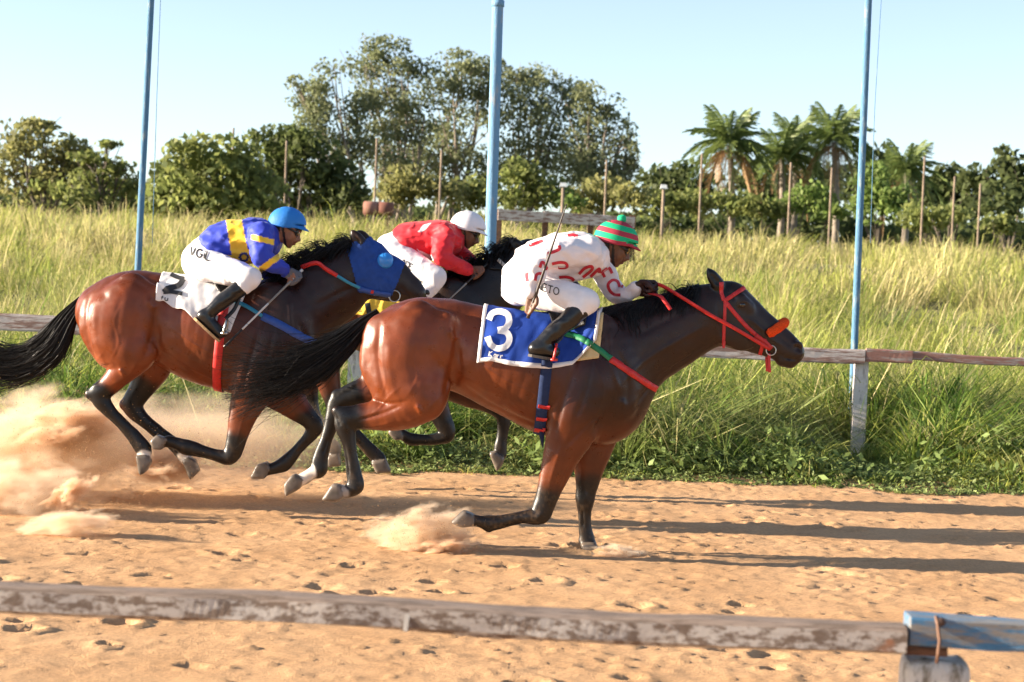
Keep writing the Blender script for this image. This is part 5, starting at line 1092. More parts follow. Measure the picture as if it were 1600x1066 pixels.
def rein(b_px, path, hand, d, width, m_, parent, y_near=-.12):
    p = [P(x, y, d + yy) for x, y, yy in path]; ribbon3(p, width, 'rein', m_, parent, wdir=(0, -.3, 1), m=30)
    q = [np.array([v[0], 2 * d - v[1], v[2]]) for v in p[:-1]] + [p[-1]]; ribbon3(q, width, 'rein', m_, parent, wdir=(0, .3, 1), m=30)
rein(None, [(1203, 546, -.075), (1151, 515, -.12), (1106, 490, -.14), (1061, 462, -.12), (1030, 445, -.03), (1012, 450, .04)], None, D1, .022, M_RED, br1)
ribbon3([P(1014, 458, D1 - .02), P(1030, 462, D1 - .13), P(1038, 470, D1 - .16), P(1048, 484, D1 - .17)], .022, 'rein_end', M_RED, br1, wdir=(1, 0, .4))
# ---- second horse
c2 = at('saddle_cloth', 'white saddle cloth with a black number 2', 'saddle cloth', P(330, 435, D2))
_, cb2, g2 = back_cloth(body2, D2, ((256, 423), (241, 473)), ((401, 436), (360, 522)), [(0, 0), (.2, 0), (.4, -2), (.6, 6), (.8, 4), (1, 0)], 'cloth', M_WHITE, c2, seed=8, wr=.009)
decal(cb2, [[(264, 428), (276, 434), (288, 437)], [(287, 437), (279, 447), (262, 452), (255, 457)], [(255, 457), (270, 457), (285, 460)]], [6.5, 8.5, 6], 'number', M_PRINT_K, c2, off=.007, cols=7, step=1.0)
decal(cb2, word('tu', (252, 462), (8, 1.5), (-1, 7)), 1.5, 'lettering', M_PRINT_K, c2, off=.010, cols=2)
m2 = Multi(body2, cb2)
sad2 = saddle(body2, cb2, D2, ((318, 430), (338, 466)), ((395, 434), (376, 470)), 'black racing saddle with red girth under the rider in blue and yellow', ((366, 432), (341, 622)), .058, M_RED, [], (352, 510, 378, 452), M_STEEL, M_LEA)
rg = cast_px(body2, 338, 610, .015)
if rg: MB().add(*torus(rg[0] + np.array([-.01, -.005, -.02]), .026, .005, 1, ell=1.2)).build('buckle', M_RED, sad2, True)
bp2 = at('breastplate', 'breast strap of cyan and blue webbing on the hooded horse', 'harness', P(430, 500, D2))
strap_px(m2, [(366, 471), (388, 481), (410, 494)], 6, 'strap', M_CYAN, bp2, off=.010, mirror=D2)
strap_px(m2, [(409, 494), (440, 509), (470, 526), (494, 537)], 12.5, 'strap', M_BSTR, bp2, off=.005, mirror=D2)
strap_px(m2, [(493, 536), (500, 540), (508, 543)], 8, 'strap_end', M_GOLD, bp2, off=.009)
hd2 = at('blinker_hood', 'blue fabric blinker hood with pale blue eye cup on a horse head', 'hood', P(585, 415, D2))
hp = [(541, 386), (556, 377), (566, 384), (575, 370), (592, 366), (632, 412), (622, 440), (612, 462), (560, 456), (552, 420)]
def hood_mask(c):
    x, z = proj(np.stack([c[:, 0], np.full(len(c), D2 - .05), c[:, 2]], 1)); return in_poly((x, z), hp)
_, hv = shell(VQ2, hood_mask, .007, 'fabric', M_HOOD, hd2, D2)
hb = bvh_of(*hv)
for sd in (-1, 1):
    h = cast_px(hb, 602, 407, -.004)[0]; h[1] = D2 + sd * abs(h[1] - D2)
    v, f = uv_ball((0, 0, 0), (.056, .056, .045), 20, 8, math.pi * .55); v = v[:, [0, 2, 1]] * np.array([1, sd, 1]); MB().add(v + h, f).build('eye_cup', M_CUP, hd2, True)
br2 = at('bridle', 'blue bridle strap with steel bit ring below the hood', 'bridle', P(600, 455, D2))
m2h = Multi(body2, hb)
strap_px(m2h, [(561, 451), (585, 457), (610, 461)], 7, 'cheek_strap', M_BSTR, br2, off=.008, mirror=D2, step=1.5)
strap_px(m2h, [(580, 455), (584, 456)], 5, 'strap_badge', M_RED, br2, off=.013, step=1)
h = cast_px(m2h, 616, 461, .015)[0]
for sd in (-1, 1): MB().add(*torus(np.array([h[0], D2 + sd * abs(h[1] - D2), h[2]]), .038, .004, 1)).build('bit_ring', M_STEEL, br2, True)
ribbon3([P(562, 450, D2 - .14), P(545, 442, D2 - .17), P(527, 431, D2 - .18)], .020, 'rein', M_CYAN, br2, wdir=(0, -.3, 1)); ribbon3([P(527, 431, D2 - .18), P(510, 421, D2 - .17), P(494, 411, D2 - .14), P(470, 418, D2 - .08)], .030, 'rein', M_RED, br2, wdir=(0, -.3, 1))
# ---- third horse
c3 = at('saddle_cloth', 'yellow saddle cloth seen beneath the chin of the hooded horse', 'saddle cloth', P(600, 430, D3))
_, cb3, g3 = back_cloth(body3, D3, ((562, 424), (550, 492)), ((660, 432), (655, 492)), [(0, 0), (1, 0)], 'cloth', M_YEL, c3, seed=12, zc_px=490)
sad3 = saddle(body3, cb3, D3, ((625, 428), (645, 480)), ((700, 432), (690, 478)), 'black racing saddle under the rider in red', ((655, 425), (640, 594)), .06, M_LEA, [], (650, 484, 662, 440), M_STEEL, M_LEA)
decal(cb3, word('tu', (556, 480), (7, 1), (-1, 6)), 1.2, 'lettering', M_PRINT_K, c3, off=.006, cols=2)
decal(cb3, [[(574, 474), (577, 490)]], 8, 'number', M_PRINT_K, c3, off=.006, cols=3)
br3 = at('bridle', 'pale leather bridle on the farthest horse', 'bridle', P(830, 420, D3))
M_PALE = mat('pale_leather', (.55, .50, .44), rough=.6)
strap_px(body3, [(812, 396), (822, 412), (838, 430), (862, 448)], 5, 'cheek_strap', M_PALE, br3, off=.006, mirror=D3, step=1.5)
strap_px(body3, [(779, 407), (784, 412), (790, 418)], 5.5, 'rein_keeper', M_PALE, br3, off=.02, step=1.5)
ribbon3([P(868, 450, D3 - .09), P(830, 435, D3 - .14), P(790, 422, D3 - .15), P(757, 420, D3 - .08)], .016, 'rein', M_LEA, br3, wdir=(0, -.3, 1))
print('tack', time.time() - T0)
# ------------------------------------------------------------------ riders
M_SKIN = mat('skin', attr=True, rough=.5, var=.12, scale=40, bump=.1, bscale=200, spec=.4)
M_SILK = mat('silk_shirt', attr=True, rough=.6, var=.04, scale=12, bump=.1, bscale=150, spec=.3, sheen=.1)
M_BREECH = mat('white_breeches', (.76, .73, .74), rough=.65, var=.05, scale=14, bump=.12, bscale=140, spec=.3)
M_BOOT = mat('black_boot', (.006, .0055, .006), rough=.28, var=.3, scale=25, bump=.08, bscale=40, spec=.55)
M_SOLE = mat('tan_sole', (.42, .27, .13), rough=.7, var=.2, scale=40); M_SOLE_K = mat('dark_sole', (.05, .04, .035), rough=.6)
M_LENS = mat('goggle_lens', (.06, .035, .02), rough=.08, spec=.8); M_GRAME = mat('goggle_frame', (.02, .018, .016), rough=.4)
M_LENSY = mat('amber_lens', (.35, .20, .05), rough=.1, spec=.8)

def hand_sweeps(w, hd, ga, pn, k=1.0):
    o_, r_ = _hand(np.zeros(3), hd, ga, pn)
    return [[[*(np.array(q[:3]) * k + w), q[3] * k, 1.0] for q in s] for s in o_], w + r_ * k
def _hand(w, hd, ga, pn):
    """w wrist; hd along the hand; ga along the held rod; pn towards the palm side"""
    hd, ga, pn = [np.array(v, float) / np.linalg.norm(v) for v in (hd, ga, pn)]; out = []
    node = lambda p, r: [*p, r, 1.0]
    for o in (-.030, -.010, .010, .030):
        out.append([node(w + hd * .005 + ga * o * .7, .015), node(w + hd * .045 + ga * o, .0145), node(w + hd * .082 + ga * o * 1.05, .0125)])
    for i, o in enumerate((-.031, -.0105, .0105, .031)):
        L = (.85, 1.0, 1.05, .95)[i]; b = w + hd * .082 + ga * o * 1.05
        out.append([node(b, .0105), node(b + hd * .014 * L + pn * .026 * L, .0098), node(b - hd * .012 + pn * .049 * L, .0092), node(b - hd * .034 * L + pn * .044 * L, .0086), node(b - hd * .040 * L + pn * .026, .0080)])
    b = w + hd * .022 + ga * .034
    out.append([node(b, .0135), node(b + hd * .022 + ga * .012 + pn * .022, .0118), node(b + hd * .040 + ga * .006 + pn * .046, .0105), node(b + hd * .052 - ga * .012 + pn * .056, .009)])
    return out, w + hd * .060 + pn * .028

def build_rider(J):
    d = J['d']; h = .0065; hc_ = .0082; S_ = lambda l: nodes(l, d)
    root = thing('person', J['label'], 'person', tuple(P(*J['seat'], d)))
    ht, cx = math.radians(J['tilt']), P(*J['head'], d)
    Fv = np.array([math.cos(ht), 0, -math.sin(ht)]); Uv = np.array([math.sin(ht), 0, math.cos(ht)]); Lv = np.array([0, 1.0, 0])
    hp = lambda f, u, l=0.0: cx + Fv * f + Uv * u + Lv * l
    hn = lambda f, u, l, r, w_=1.0: [*hp(f, u, l), r, w_]
    torso = S_(J['torso']); arms = [S_(a) for a in J['arms']]; legs = [S_(a) for a in J['legs']]; shins = [S_(a) for a in J['shins']]; feet = [S_(a) for a in J['feet']]
    allp = np.concatenate([torso] + arms + legs + shins + feet); lo = allp[:, :3].min(0) - .12; hi = np.maximum(allp[:, :3].max(0), hp(.1, .15)) + .16; lo = np.minimum(lo, hp(-.1, -.1) - .1)
    # --- body: one continuous surface
    fb = Field(lo, hi, h)
    fb.sweep(torso, .03, grow=-.012)
    for a in arms: fb.sweep(a, .025, grow=-.014)
    for a in legs: fb.sweep(a, .03, grow=-.008)
    for a in shins: fb.sweep(a, .03, grow=-.008)
    for a in feet: fb.sweep(a, .03, grow=-.01)
    nk = torso[-1]; fb.sweep([hn(-.045, -.03, 0, .056, 1.0), [*(.45 * hp(-.05, -.05) + .55 * (nk[:3] + np.array([.0, 0, .03]))), .062, 1.0], [*nk[:3], .075, 1.0]], .04, 3)
    fb.sweep([hn(-.03, .03, 0, .085, .86), hn(.015, .035, 0, .084, .86)], .03, 1)
    fb.sweep([hn(.02, -.01, 0, .066, .92), hn(.04, -.055, 0, .050, .92), hn(.062, -.100, 0, .020, 1.25)], .03, 3)
    fb.sweep([hn(.075, .018, -.03, .016), hn(.090, .022, 0, .014), hn(.075, .018, .03, .016)], .02, 3)
    fb.sweep([hn(.088, .008, 0, .008), hn(.104, -.025, 0, .0105), hn(.113, -.040, 0, .0115)], .012, 3)
    fb.sweep([hn(.098, -.045, -.012, .008), hn(.098, -.045, .012, .008)], .012, 1)
    for s in (-1, 1):
        fb.sweep([hn(.062, -.022, s * .040, .026), hn(.055, -.05, s * .038, .022)], .025, 1); fb.sweep([hn(.086, .0, s * .032, .013), hn(.080, .0, s * .05, .010)], .014, 1, neg=True)
        fb.sweep([hn(-.012, .015, s * .078, .012, .45), hn(-.020, -.01, s * .080, .015, .4), hn(-.010, -.035, s * .076, .009, .5)], .012, 3)
    fb.sweep([hn(.090, -.062, -.018, .0075), hn(.099, -.060, 0, .0085), hn(.090, -.062, .018, .0075)], .010, 3); fb.sweep([hn(.084, -.078, -.015, .0075), hn(.093, -.077, 0, .0085), hn(.084, -.078, .015, .0075)], .010, 3)
    fb.sweep([hn(.094, -.0695, -.02, .0032), hn(.102, -.0695, 0, .0032), hn(.094, -.0695, .02, .0032)], .006, 3, neg=True)
    rods = []
    for hnd in J['hands']:
        a = arms[hnd['arm']]; w_ = a[-1][:3]; hd = np.array(hnd['hd']); sw, rod = hand_sweeps(w_, hd, np.array(hnd['ga']), np.array(hnd['pn']), hnd.get('k', 1.0)); rods.append((rod, hnd, sw))
        for q in sw: fb.sweep(q, .008, 3)
    V, Q = fb.mesh(); V = relax(V, Q, 1, .3)
    c = np.array(J['skin'])[None] * (1 + .1 * noise3(V * 12, 3))[:, None]
    loc = np.stack([(V - cx) @ Fv, (V - cx) @ Uv, V[:, 1] - cx[1]], 1)
    inh = (np.linalg.norm(V - cx, axis=1) < .19)
    hair = inh & (loc[:, 1] > -.055 - .6 * np.minimum(loc[:, 0], 0)) & (loc[:, 0] < -.022 + .01 * noise3(V * 60, 8)) & (np.abs(loc[:, 2]) < .081); c[hair] = (.012, .010, .010)
    strap = inh & (np.abs(loc[:, 0] + .005 - .55 * (-.02 - loc[:, 1])) < .010) & (loc[:, 1] < .02); c[strap] = (.015, .013, .013)
    lips = inh & (loc[:, 0] > .083) & (loc[:, 1] < -.055) & (loc[:, 1] > -.086); c[lips] = c[lips] * np.array([.8, .55, .55])
    brow = inh & (loc[:, 0] > .06) & (np.abs(loc[:, 1] - .026) < .006) & (np.abs(loc[:, 2]) > .012); c[brow] = (.015, .012, .010)
    for (rod, hnd, sw) in rods:
        if hnd.get('glove') is not None:
            q = np.min([sweep_at(V, s, 3) for s in sw], axis=0); tip = np.min([sweep_at(V, s[3:], 1) for s in sw[4:8]], axis=0) if hnd.get('bare_tips') else np.full(len(V), 9.)
            c[(q < .012) & (tip > .004)] = hnd['glove']
    link_mesh('body', np_mesh('rider_body', V, Q, c), M_SKIN, root)
    # --- clothes
    def garment(parts, grow, amp, sc, seed, name, m_, colour=None, k=.03, cut=None):
        f = Field(lo, hi, hc_)
        for p in parts: f.sweep(p, k, grow=grow)
        near = np.abs(f.v) < .025; I = np.stack(np.nonzero(near), 1); pts = f.lo + I * f.h
        r = 1 - np.abs(fbm(pts * np.array(sc), 3, seed)) * 2
        f.v[near] -= (amp * (r - .45)).astype(np.float32)
        if cut is not None: 
            for p, kk in cut: f.sweep(p, kk, neg=True)
        V, Q = f.mesh(); V = relax(V, Q, 1, .3)
        o = link_mesh(name, np_mesh(name, V, Q, None if colour is None else colour(V)), m_, root); return V, Q, o
    up = J['waist']
    armg = [np.concatenate([a[:-1], [a[-1] * .90 + a[-2] * .10]]) for a in arms]
    sh = garment([torso[up:]] + armg, .006, .020, (7, 8, 11), J['seed'], 'silk_shirt', M_SILK, J['shirt'])
    bt = J['boot_top']
    pel = torso[:up + 1].copy(); pel[-1, 3] -= .016
    br = garment([pel] + legs + [s[:bt + 1] for s in shins], .004, .009, (8, 9, 7), J['seed'] + 40, 'breeches', M_BREECH)
    boots = []
    for i in range(2):
        s = shins[i][bt:].copy(); f = Field(np.minimum(s[:, :3].min(0), feet[i][:, :3].min(0)) - .08, np.maximum(s[:, :3].max(0), feet[i][:, :3].max(0)) + .08, .0075)
        f.sweep(s, .02, grow=.005); f.sweep(feet[i], .03, grow=.004)
        near = np.abs(f.v) < .02; I = np.stack(np.nonzero(near), 1); pts = f.lo + I * f.h; f.v[near] -= (.005 * fbm(pts * np.array([14, 14, 22]), 2, 5)).astype(np.float32)
        V2, Q2 = f.mesh(); V2 = relax(V2, Q2, 1, .3); bo = link_mesh('boot', np_mesh('boot', V2, Q2), M_BOOT, root)
        # sole: a slab under the foot
        a, b = feet[i][0][:3], feet[i][-1][:3]; t = (b - a) / np.linalg.norm(b - a); nrm = np.array([t[2], 0, -t[0]]); nrm = nrm if nrm[2] < 0 else -nrm
        sm = MB(); prof = []; L = np.linalg.norm(b - a)
        for kx in range(9):
            q = kx / 8; wid = .036 + .010 * math.sin(q * math.pi * .9) - (.012 if kx in (0, 8) else 0); prof.append((a + t * (-.035 + q * (L + .065)), wid))
        Vs = []; off = feet[i][0][3] * .88
        for pt, wid in prof:
            for nn_ in (off, off + .016):
                for s_ in (-1, 1): Vs.append(pt + nrm * nn_ + Lv * wid * s_)
        fs = []
        for kx in range(8):
            o_ = kx * 4; n_ = o_ + 4; fs += [(o_, o_ + 1, n_ + 1, n_), (o_ + 2, n_ + 2, n_ + 3, o_ + 3), (o_, n_, n_ + 2, o_ + 2), (o_ + 1, o_ + 3, n_ + 3, n_ + 1)]
        fs += [(0, 2, 3, 1), (32, 33, 35, 34)]
        sm.add(np.array(Vs), fs).build('sole', J['sole'], bo, False)
    # --- helmet
    kt = math.radians(J.get('cap_tilt', J['tilt'] - 8)); Hf = np.array([math.cos(kt), 0, -math.sin(kt)]); Hu = np.array([math.sin(kt), 0, math.cos(kt)]); hc = hp(-.004, .030)
    R = np.array([.126, .100, .112]) * J.get('hs', 1.0); rows, seg = 26, 40; Vh = []; 
    for j in range(rows + 1):
        t = math.radians(104) * j / rows
        for i in range(seg):
            a = 2 * math.pi * i / seg; q = np.array([math.sin(t) * math.cos(a) * R[0], math.sin(t) * math.sin(a) * R[1], math.cos(t) * R[2]])
            if t > math.pi / 2: q[2] += (.018 * max(0, math.cos(a)))           # brow sits higher than the nape
            q *= 1 + .006 * math.sin(a * 8 + 2 * t)
            Vh.append(hc + Hf * q[0] + Lv * q[1] + Hu * q[2])
    fh = [(j * seg + i, j * seg + (i + 1) % seg, (j + 1) * seg + (i + 1) % seg, (j + 1) * seg + i) for j in range(rows) for i in range(seg)]
    me = bpy.data.meshes.new('helmet_cap'); me.from_pydata([tuple(v) for v in Vh], [], fh[seg:] + fh[:seg]); me.update()
    for m_ in J['cap']: me.materials.append(m_)
    if len(J['cap']) > 1:
        st = J['stripes']
        for p in me.polygons: p.material_index = st[min(len(st) - 1, int((hc + Hu * R[2] - np.array(p.center)) @ Hu / (R[2] * 1.26) * len(st)))]
    cap = link_mesh('helmet', me, None, root); solid(cap, .012, -1)
    vz = MB(); Vv = []; n_ = 18
    for e in (0, 1):
        for i in range(n_ + 1):
            a = math.radians(-62 + 124 * i / n_); ext = 1 + e * .30 * max(.05, math.cos(a * 1.35)); Vv.append(hc + Hf * (R[0] * math.cos(a) * ext) + Lv * (R[1] * math.sin(a) * (1 + e * .10)) + Hu * (-.002 - e * .022 * math.cos(a)))
    vo = link_mesh('peak', np_mesh('peak', np.array(Vv), np.array([(i, i + 1, n_ + 2 + i, n_ + 1 + i) for i in range(n_)])), J['peak'], cap); solid(vo, .006, 0)
    if J.get('pom'):
        pv, pf = uv_ball(hc + Hu * (R[2] + J['pom'][1] * .8), J['pom'][1], 18, 12); pv += (J['pom'][1] * .16 * noise3(pv * 90, 3))[:, None] * (pv - hc - Hu * (R[2] + J['pom'][1] * .8)) / J['pom'][1]; MB().add(pv, pf).build('pompom', J['pom'][0], cap, True)
    # goggles: strap over the cap, frame and lens
    band = []
    for t in np.linspace(-math.pi / 2 * 1.12, math.pi / 2 * 1.12, 33):
        v = Hu * .93 * R[2] - Hf * .42 * R[0]
        q = hc + (v * math.cos(t) + Lv * R[1] * math.sin(t)) * 1.035 + Hf * (.040 * math.sin(abs(t)) ** 2 - .012); band.append(np.array([q - Hf * .010, q + Hf * .010]))
    rows_mesh(band, 'goggle_strap', M_GRAME, cap, .003)
    gg = MB()
    for s in (-1, 1):
        gv, gf = uv_ball((0, 0, 0), (.010, .032, .024), 16, 8); MBl = MB(); gw = np.array([hp(.091 - .012 * (abs(p[1] + s * .034) / .06) ** 2 + p[0], .002 + p[2], s * .034 + p[1]) for p in gv]); MBl.add(gw, gf).build('goggle_lens', J['lens'], cap, True)
        gg.tube([hp(.088, .002, s * .064), hp(.05, .006, s * .080), hp(.01, .012, s * .083)], [.008, .007, .006], 8)
        ring = [hp(.095 - .012 * (abs(.034 + .034 * math.cos(a)) / .06) ** 2, .002 + .026 * math.sin(a), s * (.034 + .034 * math.cos(a))) for a in np.linspace(0, 2 * math.pi, 21)]; gg.tube(ring, .0042, 6, False)
    gg.build('goggle_frame', M_GRAME, cap, True)
    if J.get('hood'):   # dark knitted hood under the helmet
        pass
    return root, bvh_of(sh[0], sh[1]), bvh_of(br[0], br[1]), rods, (hp, Fv, Uv)
def flatcol(c): return lambda V: np.tile(np.array(c, float), (len(V), 1))

M_CAPG = mat('green_cap_fabric', (.01, .40, .18), **FAB); M_CAPR = mat('crimson_cap_fabric', (.35, .035, .06), **FAB); M_CAPB = mat('blue_cap_fabric', (.02, .17, .52), rough=.6, bump=.2, bscale=60, spec=.3); M_CAPW = mat('white_cap_fabric', (.74, .70, .72), rough=.5, spec=.35)
def mir(l): return [tuple(q[:4]) + (-q[4],) for q in l]
# rider of the leading horse
lg = [(815, 446, 27, .105, -.10), (850, 458, 26, .10, -.19), (888, 465, 22.5, .085, -.27), (917, 471, 17.5, .066, -.31)]
sn = [(917, 472, 17, .063, -.31), (905, 484, 15.5, .060, -.325), (890, 499, 14, .054, -.335), (868, 517, 12.5, .048, -.345), (849, 533, 10, .040, -.35), (842, 542, 9.5, .038, -.35)]
ft = [(836, 545, 10.5, .036, -.35), (850, 547, 10, .04, -.35), (866, 550, 8, .038, -.35)]
J1 = dict(d=D1, seat=(815, 470), seed=5, label='person in white silks with red horseshoe marks and striped cap riding the leading horse', skin=(.13, .058, .032), tilt=24, cap_tilt=13, head=(960, 383),
    torso=[(814, 442, 35, .16), (836, 420, 39, .165), (868, 405, 38, .165), (900, 400, 35, .18), (922, 400, 30, .19)], waist=1, boot_top=1,
    arms=[[(918, 394, 21, .082, -.18), (880, 396, 18, .068, -.25), (845, 404, 15, .058, -.30), (837, 428, 13, .05, -.33), (829, 459, 10, .036, -.37)],
          [(928, 404, 20, .078, .17), (947, 432, 15.5, .06, .19), (962, 458, 13, .05, .19), (976, 459, 12, .046, .11), (993, 451, 10, .037, .03)]],
    legs=[lg, mir(lg)], shins=[sn, mir(sn)], feet=[ft, mir(ft)], sole=M_SOLE_K,
    hands=[dict(arm=0, hd=(-.1, 0, -1), ga=(.42, -.05, .95), pn=(.75, -.65, -.2), k=.95), dict(arm=1, hd=(1, 0, .05), ga=(.05, -.45, .88), pn=(.05, -.88, -.45), glove=(.035, .012, .010), k=1.3)],
    shirt=flatcol((.76, .70, .71)), cap=[M_CAPG, M_CAPR], stripes=[1, 0, 1, 0, 1], peak=M_CAPR, pom=(M_CAPG, .028), lens=M_LENSY)
p1, shb1, brb1, rods1, hf1 = build_rider(J1)
def U(cx, cy, r, a0, a1, ry=None): return [(cx + r * math.cos(math.radians(a)), cy + (ry or r) * math.sin(math.radians(a))) for a in np.linspace(a0, a1, 9)]
# horseshoe marks on the silks
Z = lambda pts: [(740 + a / 6.6625, 320 + b / 6.6625) for a, b in pts]
Z2 = lambda pts: [(900 + a / 6.6625, 320 + b / 6.6625) for a, b in pts]
marks = [Z([(770, 510), (850, 485), (895, 460), (890, 425)]), Z([(815, 615), (890, 600), (950, 605), (975, 635), (950, 655), (880, 655)]), Z([(890, 755), (960, 750), (1020, 765), (1045, 790)]), Z([(690, 655), (710, 600), (740, 620), (765, 680)]), Z([(640, 790), (655, 730), (690, 715), (710, 725)]), Z([(560, 800), (555, 740), (560, 700)]), Z([(575, 425), (640, 405), (720, 375)]), Z([(980, 320), (1040, 315), (1060, 330)]),
         Z2([(30, 720), (90, 660), (160, 640), (160, 680), (70, 755)]), Z2([(150, 750), (210, 690), (245, 665), (240, 710)]), Z2([(265, 690), (300, 755)]), Z2([(275, 695), (340, 660), (375, 715)]), Z2([(455, 860), (430, 800), (380, 785), (335, 830), (350, 890), (400, 935), (465, 940)]), Z2([(470, 850), (500, 855)]), Z2([(0, 330), (20, 325)])]
for s in marks: decal(shb1, [s], 4.6, 'horseshoe_mark', M_PRINT_R, p1, cols=3, step=1.2)
decal(brb1, word('NETO', (840, 441), (8.6, 2.6), (-1.6, 10), .22, True), 1.5, 'lettering', M_PRINT_K, p1, cols=2, step=1.2)

# rider of the hooded horse
lg = [(317, 413, 25, .10, -.10), (345, 421, 22.5, .092, -.18), (373, 428, 18.5, .08, -.25), (391, 434, 15, .064, -.29)]
sn = [(391, 435, 14.5, .062, -.29), (380, 446, 13.5, .058, -.305), (362, 460, 12, .052, -.32), (345, 473, 11, .047, -.33), (331, 485, 9, .04, -.335), (324, 491, 9, .038, -.335)]
ft = [(317, 495, 9.5, .036, -.335), (331, 508, 9, .04, -.335), (345, 521, 7.5, .038, -.335)]
def shirt2(V):
    c = np.tile(np.array((.022, .045, .42)), (len(V), 1)); Yl = np.array((.80, .48, .03))
    x, y = proj(V)
    tor = sweep_at(V, nodes(J2['torso'], D2)) < .02
    l = 354 + (y - 352) * .16; r = 378 + (y - 345) * .20 + np.maximum(0, y - 388) * .9
    c[(x > l) & (x < r) & tor] = Yl
    c[(y > 398 - (x - 352) * -.12) & (x > 352) & (x < 402) & tor & (y < 412)] = Yl
    arm = np.minimum(sweep_at(V, nodes(J2['arms'][0], D2)), sweep_at(V, nodes(J2['arms'][1], D2))) < .02
    far_t = np.maximum(0, V[:, 1] - D2)
    na = V[:, 1] < D2 - .12
    c[arm & na & (np.abs((y - 374) - (x - 408) * .25) < 4.5) & (x > 392)] = Yl
    c[arm & (np.abs((y - 410) + (x - 423) * .75) < 6) & (x > 405)] = Yl
    em = np.hypot(x - 381, y - 402); c[(em < 8) & tor] = (.02, .03, .12); c[(em < 4) & tor] = Yl
    return c
J2 = dict(d=D2, seat=(315, 436), seed=17, label='person in blue and yellow silks and blue cap riding the hooded horse at left', skin=(.30, .135, .075), tilt=20, cap_tilt=8, head=(447, 357),
    torso=[(316, 407, 31, .155), (343, 385, 33, .16), (372, 378, 34, .165), (398, 375, 32, .175), (413, 374, 27, .185)], waist=1, boot_top=1,
    arms=[[(409, 366, 18, .08, -.175), (408, 385, 16, .068, -.23), (409, 402, 13, .055, -.26), (427, 412, 11.5, .05, -.22), (446, 425, 8.5, .036, -.16)], [(414, 374, 18, .078, .17), (418, 400, 15, .06, .21), (421, 424, 12, .05, .21), (434, 428, 11, .046, .15), (448, 429, 8.5, .036, .08)]],
    legs=[lg, mir(lg)], shins=[sn, mir(sn)], feet=[ft, mir(ft)], sole=M_SOLE,
    hands=[dict(arm=0, hd=(1, -.05, -.38), ga=(.69, -.1, .72), pn=(-.1, -.5, -1), glove=(.10, .10, .115), bare_tips=True), dict(arm=1, hd=(1, -.1, -.2), ga=(0, -1, .15), pn=(.1, 0, -1), glove=(.10, .10, .115))],
    shirt=shirt2, cap=[M_CAPB], peak=M_CAPB, pom=(M_LEA, .013), lens=M_LENS, hs=.94)
p2, shb2, brb2, rods2, hf2 = build_rider(J2)
decal(brb2, word('VGiL', (299, 386), (9.4, 2.9), (-2.4, 12), .32), 2.2, 'lettering', M_PRINT_K, p2, cols=2, step=1.2)

# rider in red
lg = [(613, 398, 22, .10, -.10), (640, 411, 20, .09, -.18), (664, 423, 16.5, .078, -.25), (683, 432, 13.5, .062, -.29)]
sn = [(683, 433, 13, .06, -.29), (677, 445, 12, .056, -.30), (666, 457, 10.5, .05, -.31), (652, 470, 9.5, .046, -.32), (641, 481, 8.2, .04, -.33), (635, 485, 8, .038, -.33)]
ft = [(629, 488, 8.5, .036, -.33), (640, 492, 8, .04, -.33), (653, 496, 6.7, .038, -.33)]
def shirt3(V):
    c = np.tile(np.array((.62, .018, .03)), (len(V), 1)); x, y = proj(V)
    c[in_poly((x, y), [(652, 363), (662, 351), (674, 348), (668, 355), (661, 362)])] = (.72, .68, .68)
    c[in_poly((x, y), [(652, 390), (675, 400), (678, 408), (655, 406)])] = (.72, .68, .68)
    return c
J3 = dict(d=D3, seat=(610, 420), seed=29, label='person in red silks and white cap riding the farthest horse', skin=(.17, .075, .042), tilt=24, cap_tilt=14, head=(729, 361),
    torso=[(612, 393, 27, .155), (638, 380, 29, .16), (664, 377, 29, .165), (688, 374, 27, .175), (703, 373, 23, .185)], waist=1, boot_top=2,
    arms=[[(697, 367, 16, .08, -.175), (692, 386, 14, .068, -.24), (689, 401, 11.5, .055, -.27), (708, 412, 10.5, .05, -.22), (732, 423, 7.5, .036, -.14)], [(705, 373, 16, .078, .17), (714, 386, 13, .06, .2), (722, 399, 11, .05, .2), (732, 407, 9.5, .046, .14), (742, 415, 7.5, .036, .08)]],
    legs=[lg, mir(lg)], shins=[sn, mir(sn)], feet=[ft, mir(ft)], sole=M_SOLE_K,
    hands=[dict(arm=0, hd=(1, -.05, .05), ga=(.65, -.1, .75), pn=(0, -.5, -1)), dict(arm=1, hd=(1, -.1, -.2), ga=(0, -1, .15), pn=(.1, 0, -1))],
    shirt=shirt3, cap=[M_CAPW], peak=M_CAPW, lens=M_LENS)
p3, shb3, brb3, rods3, hf3 = build_rider(J3)
decal(brb3, word('ADE', (629, 404), (6.5, 4.2), (-2.2, 7.5), .2), 1.4, 'lettering', M_PRINT_K, p3, cols=2, step=1.2)

# whips
M_WHIPB = mat('dark_whip', (.035, .022, .016), rough=.4); M_WHIPW = mat('white_whip', (.6, .58, .55), rough=.5); M_WHIPG = mat('grey_whip', (.22, .21, .19), rough=.5)
def whip(label, pts, rad, ms):
    r = at('whip', label, 'whip', pts[0]); 
    for k in range(len(ms)):
        m_, i, j, nm = ms[k]; q = resample(np.array(pts[i:j + 1]), .02); MB().tube(q, np.linspace(rad[i], rad[j], len(q)), 8).build(nm, m_, r, True)
    return r
g = rods1[0][0]; tip = P(885.5, 319, D1 - .52); low = g + (g - tip) * .14
whip('dark riding whip held upright by the rider in white', [low, g, g + (tip - g) * .38, tip], [.011, .010, .0075, .0035], [(M_WHIPB, 0, 2, 'handle'), (M_WHIPB, 2, 3, 'shaft')])
g = rods2[0][0]; tip = P(350, 543, D2 - .42); e = lambda t: g + (tip - g) * t
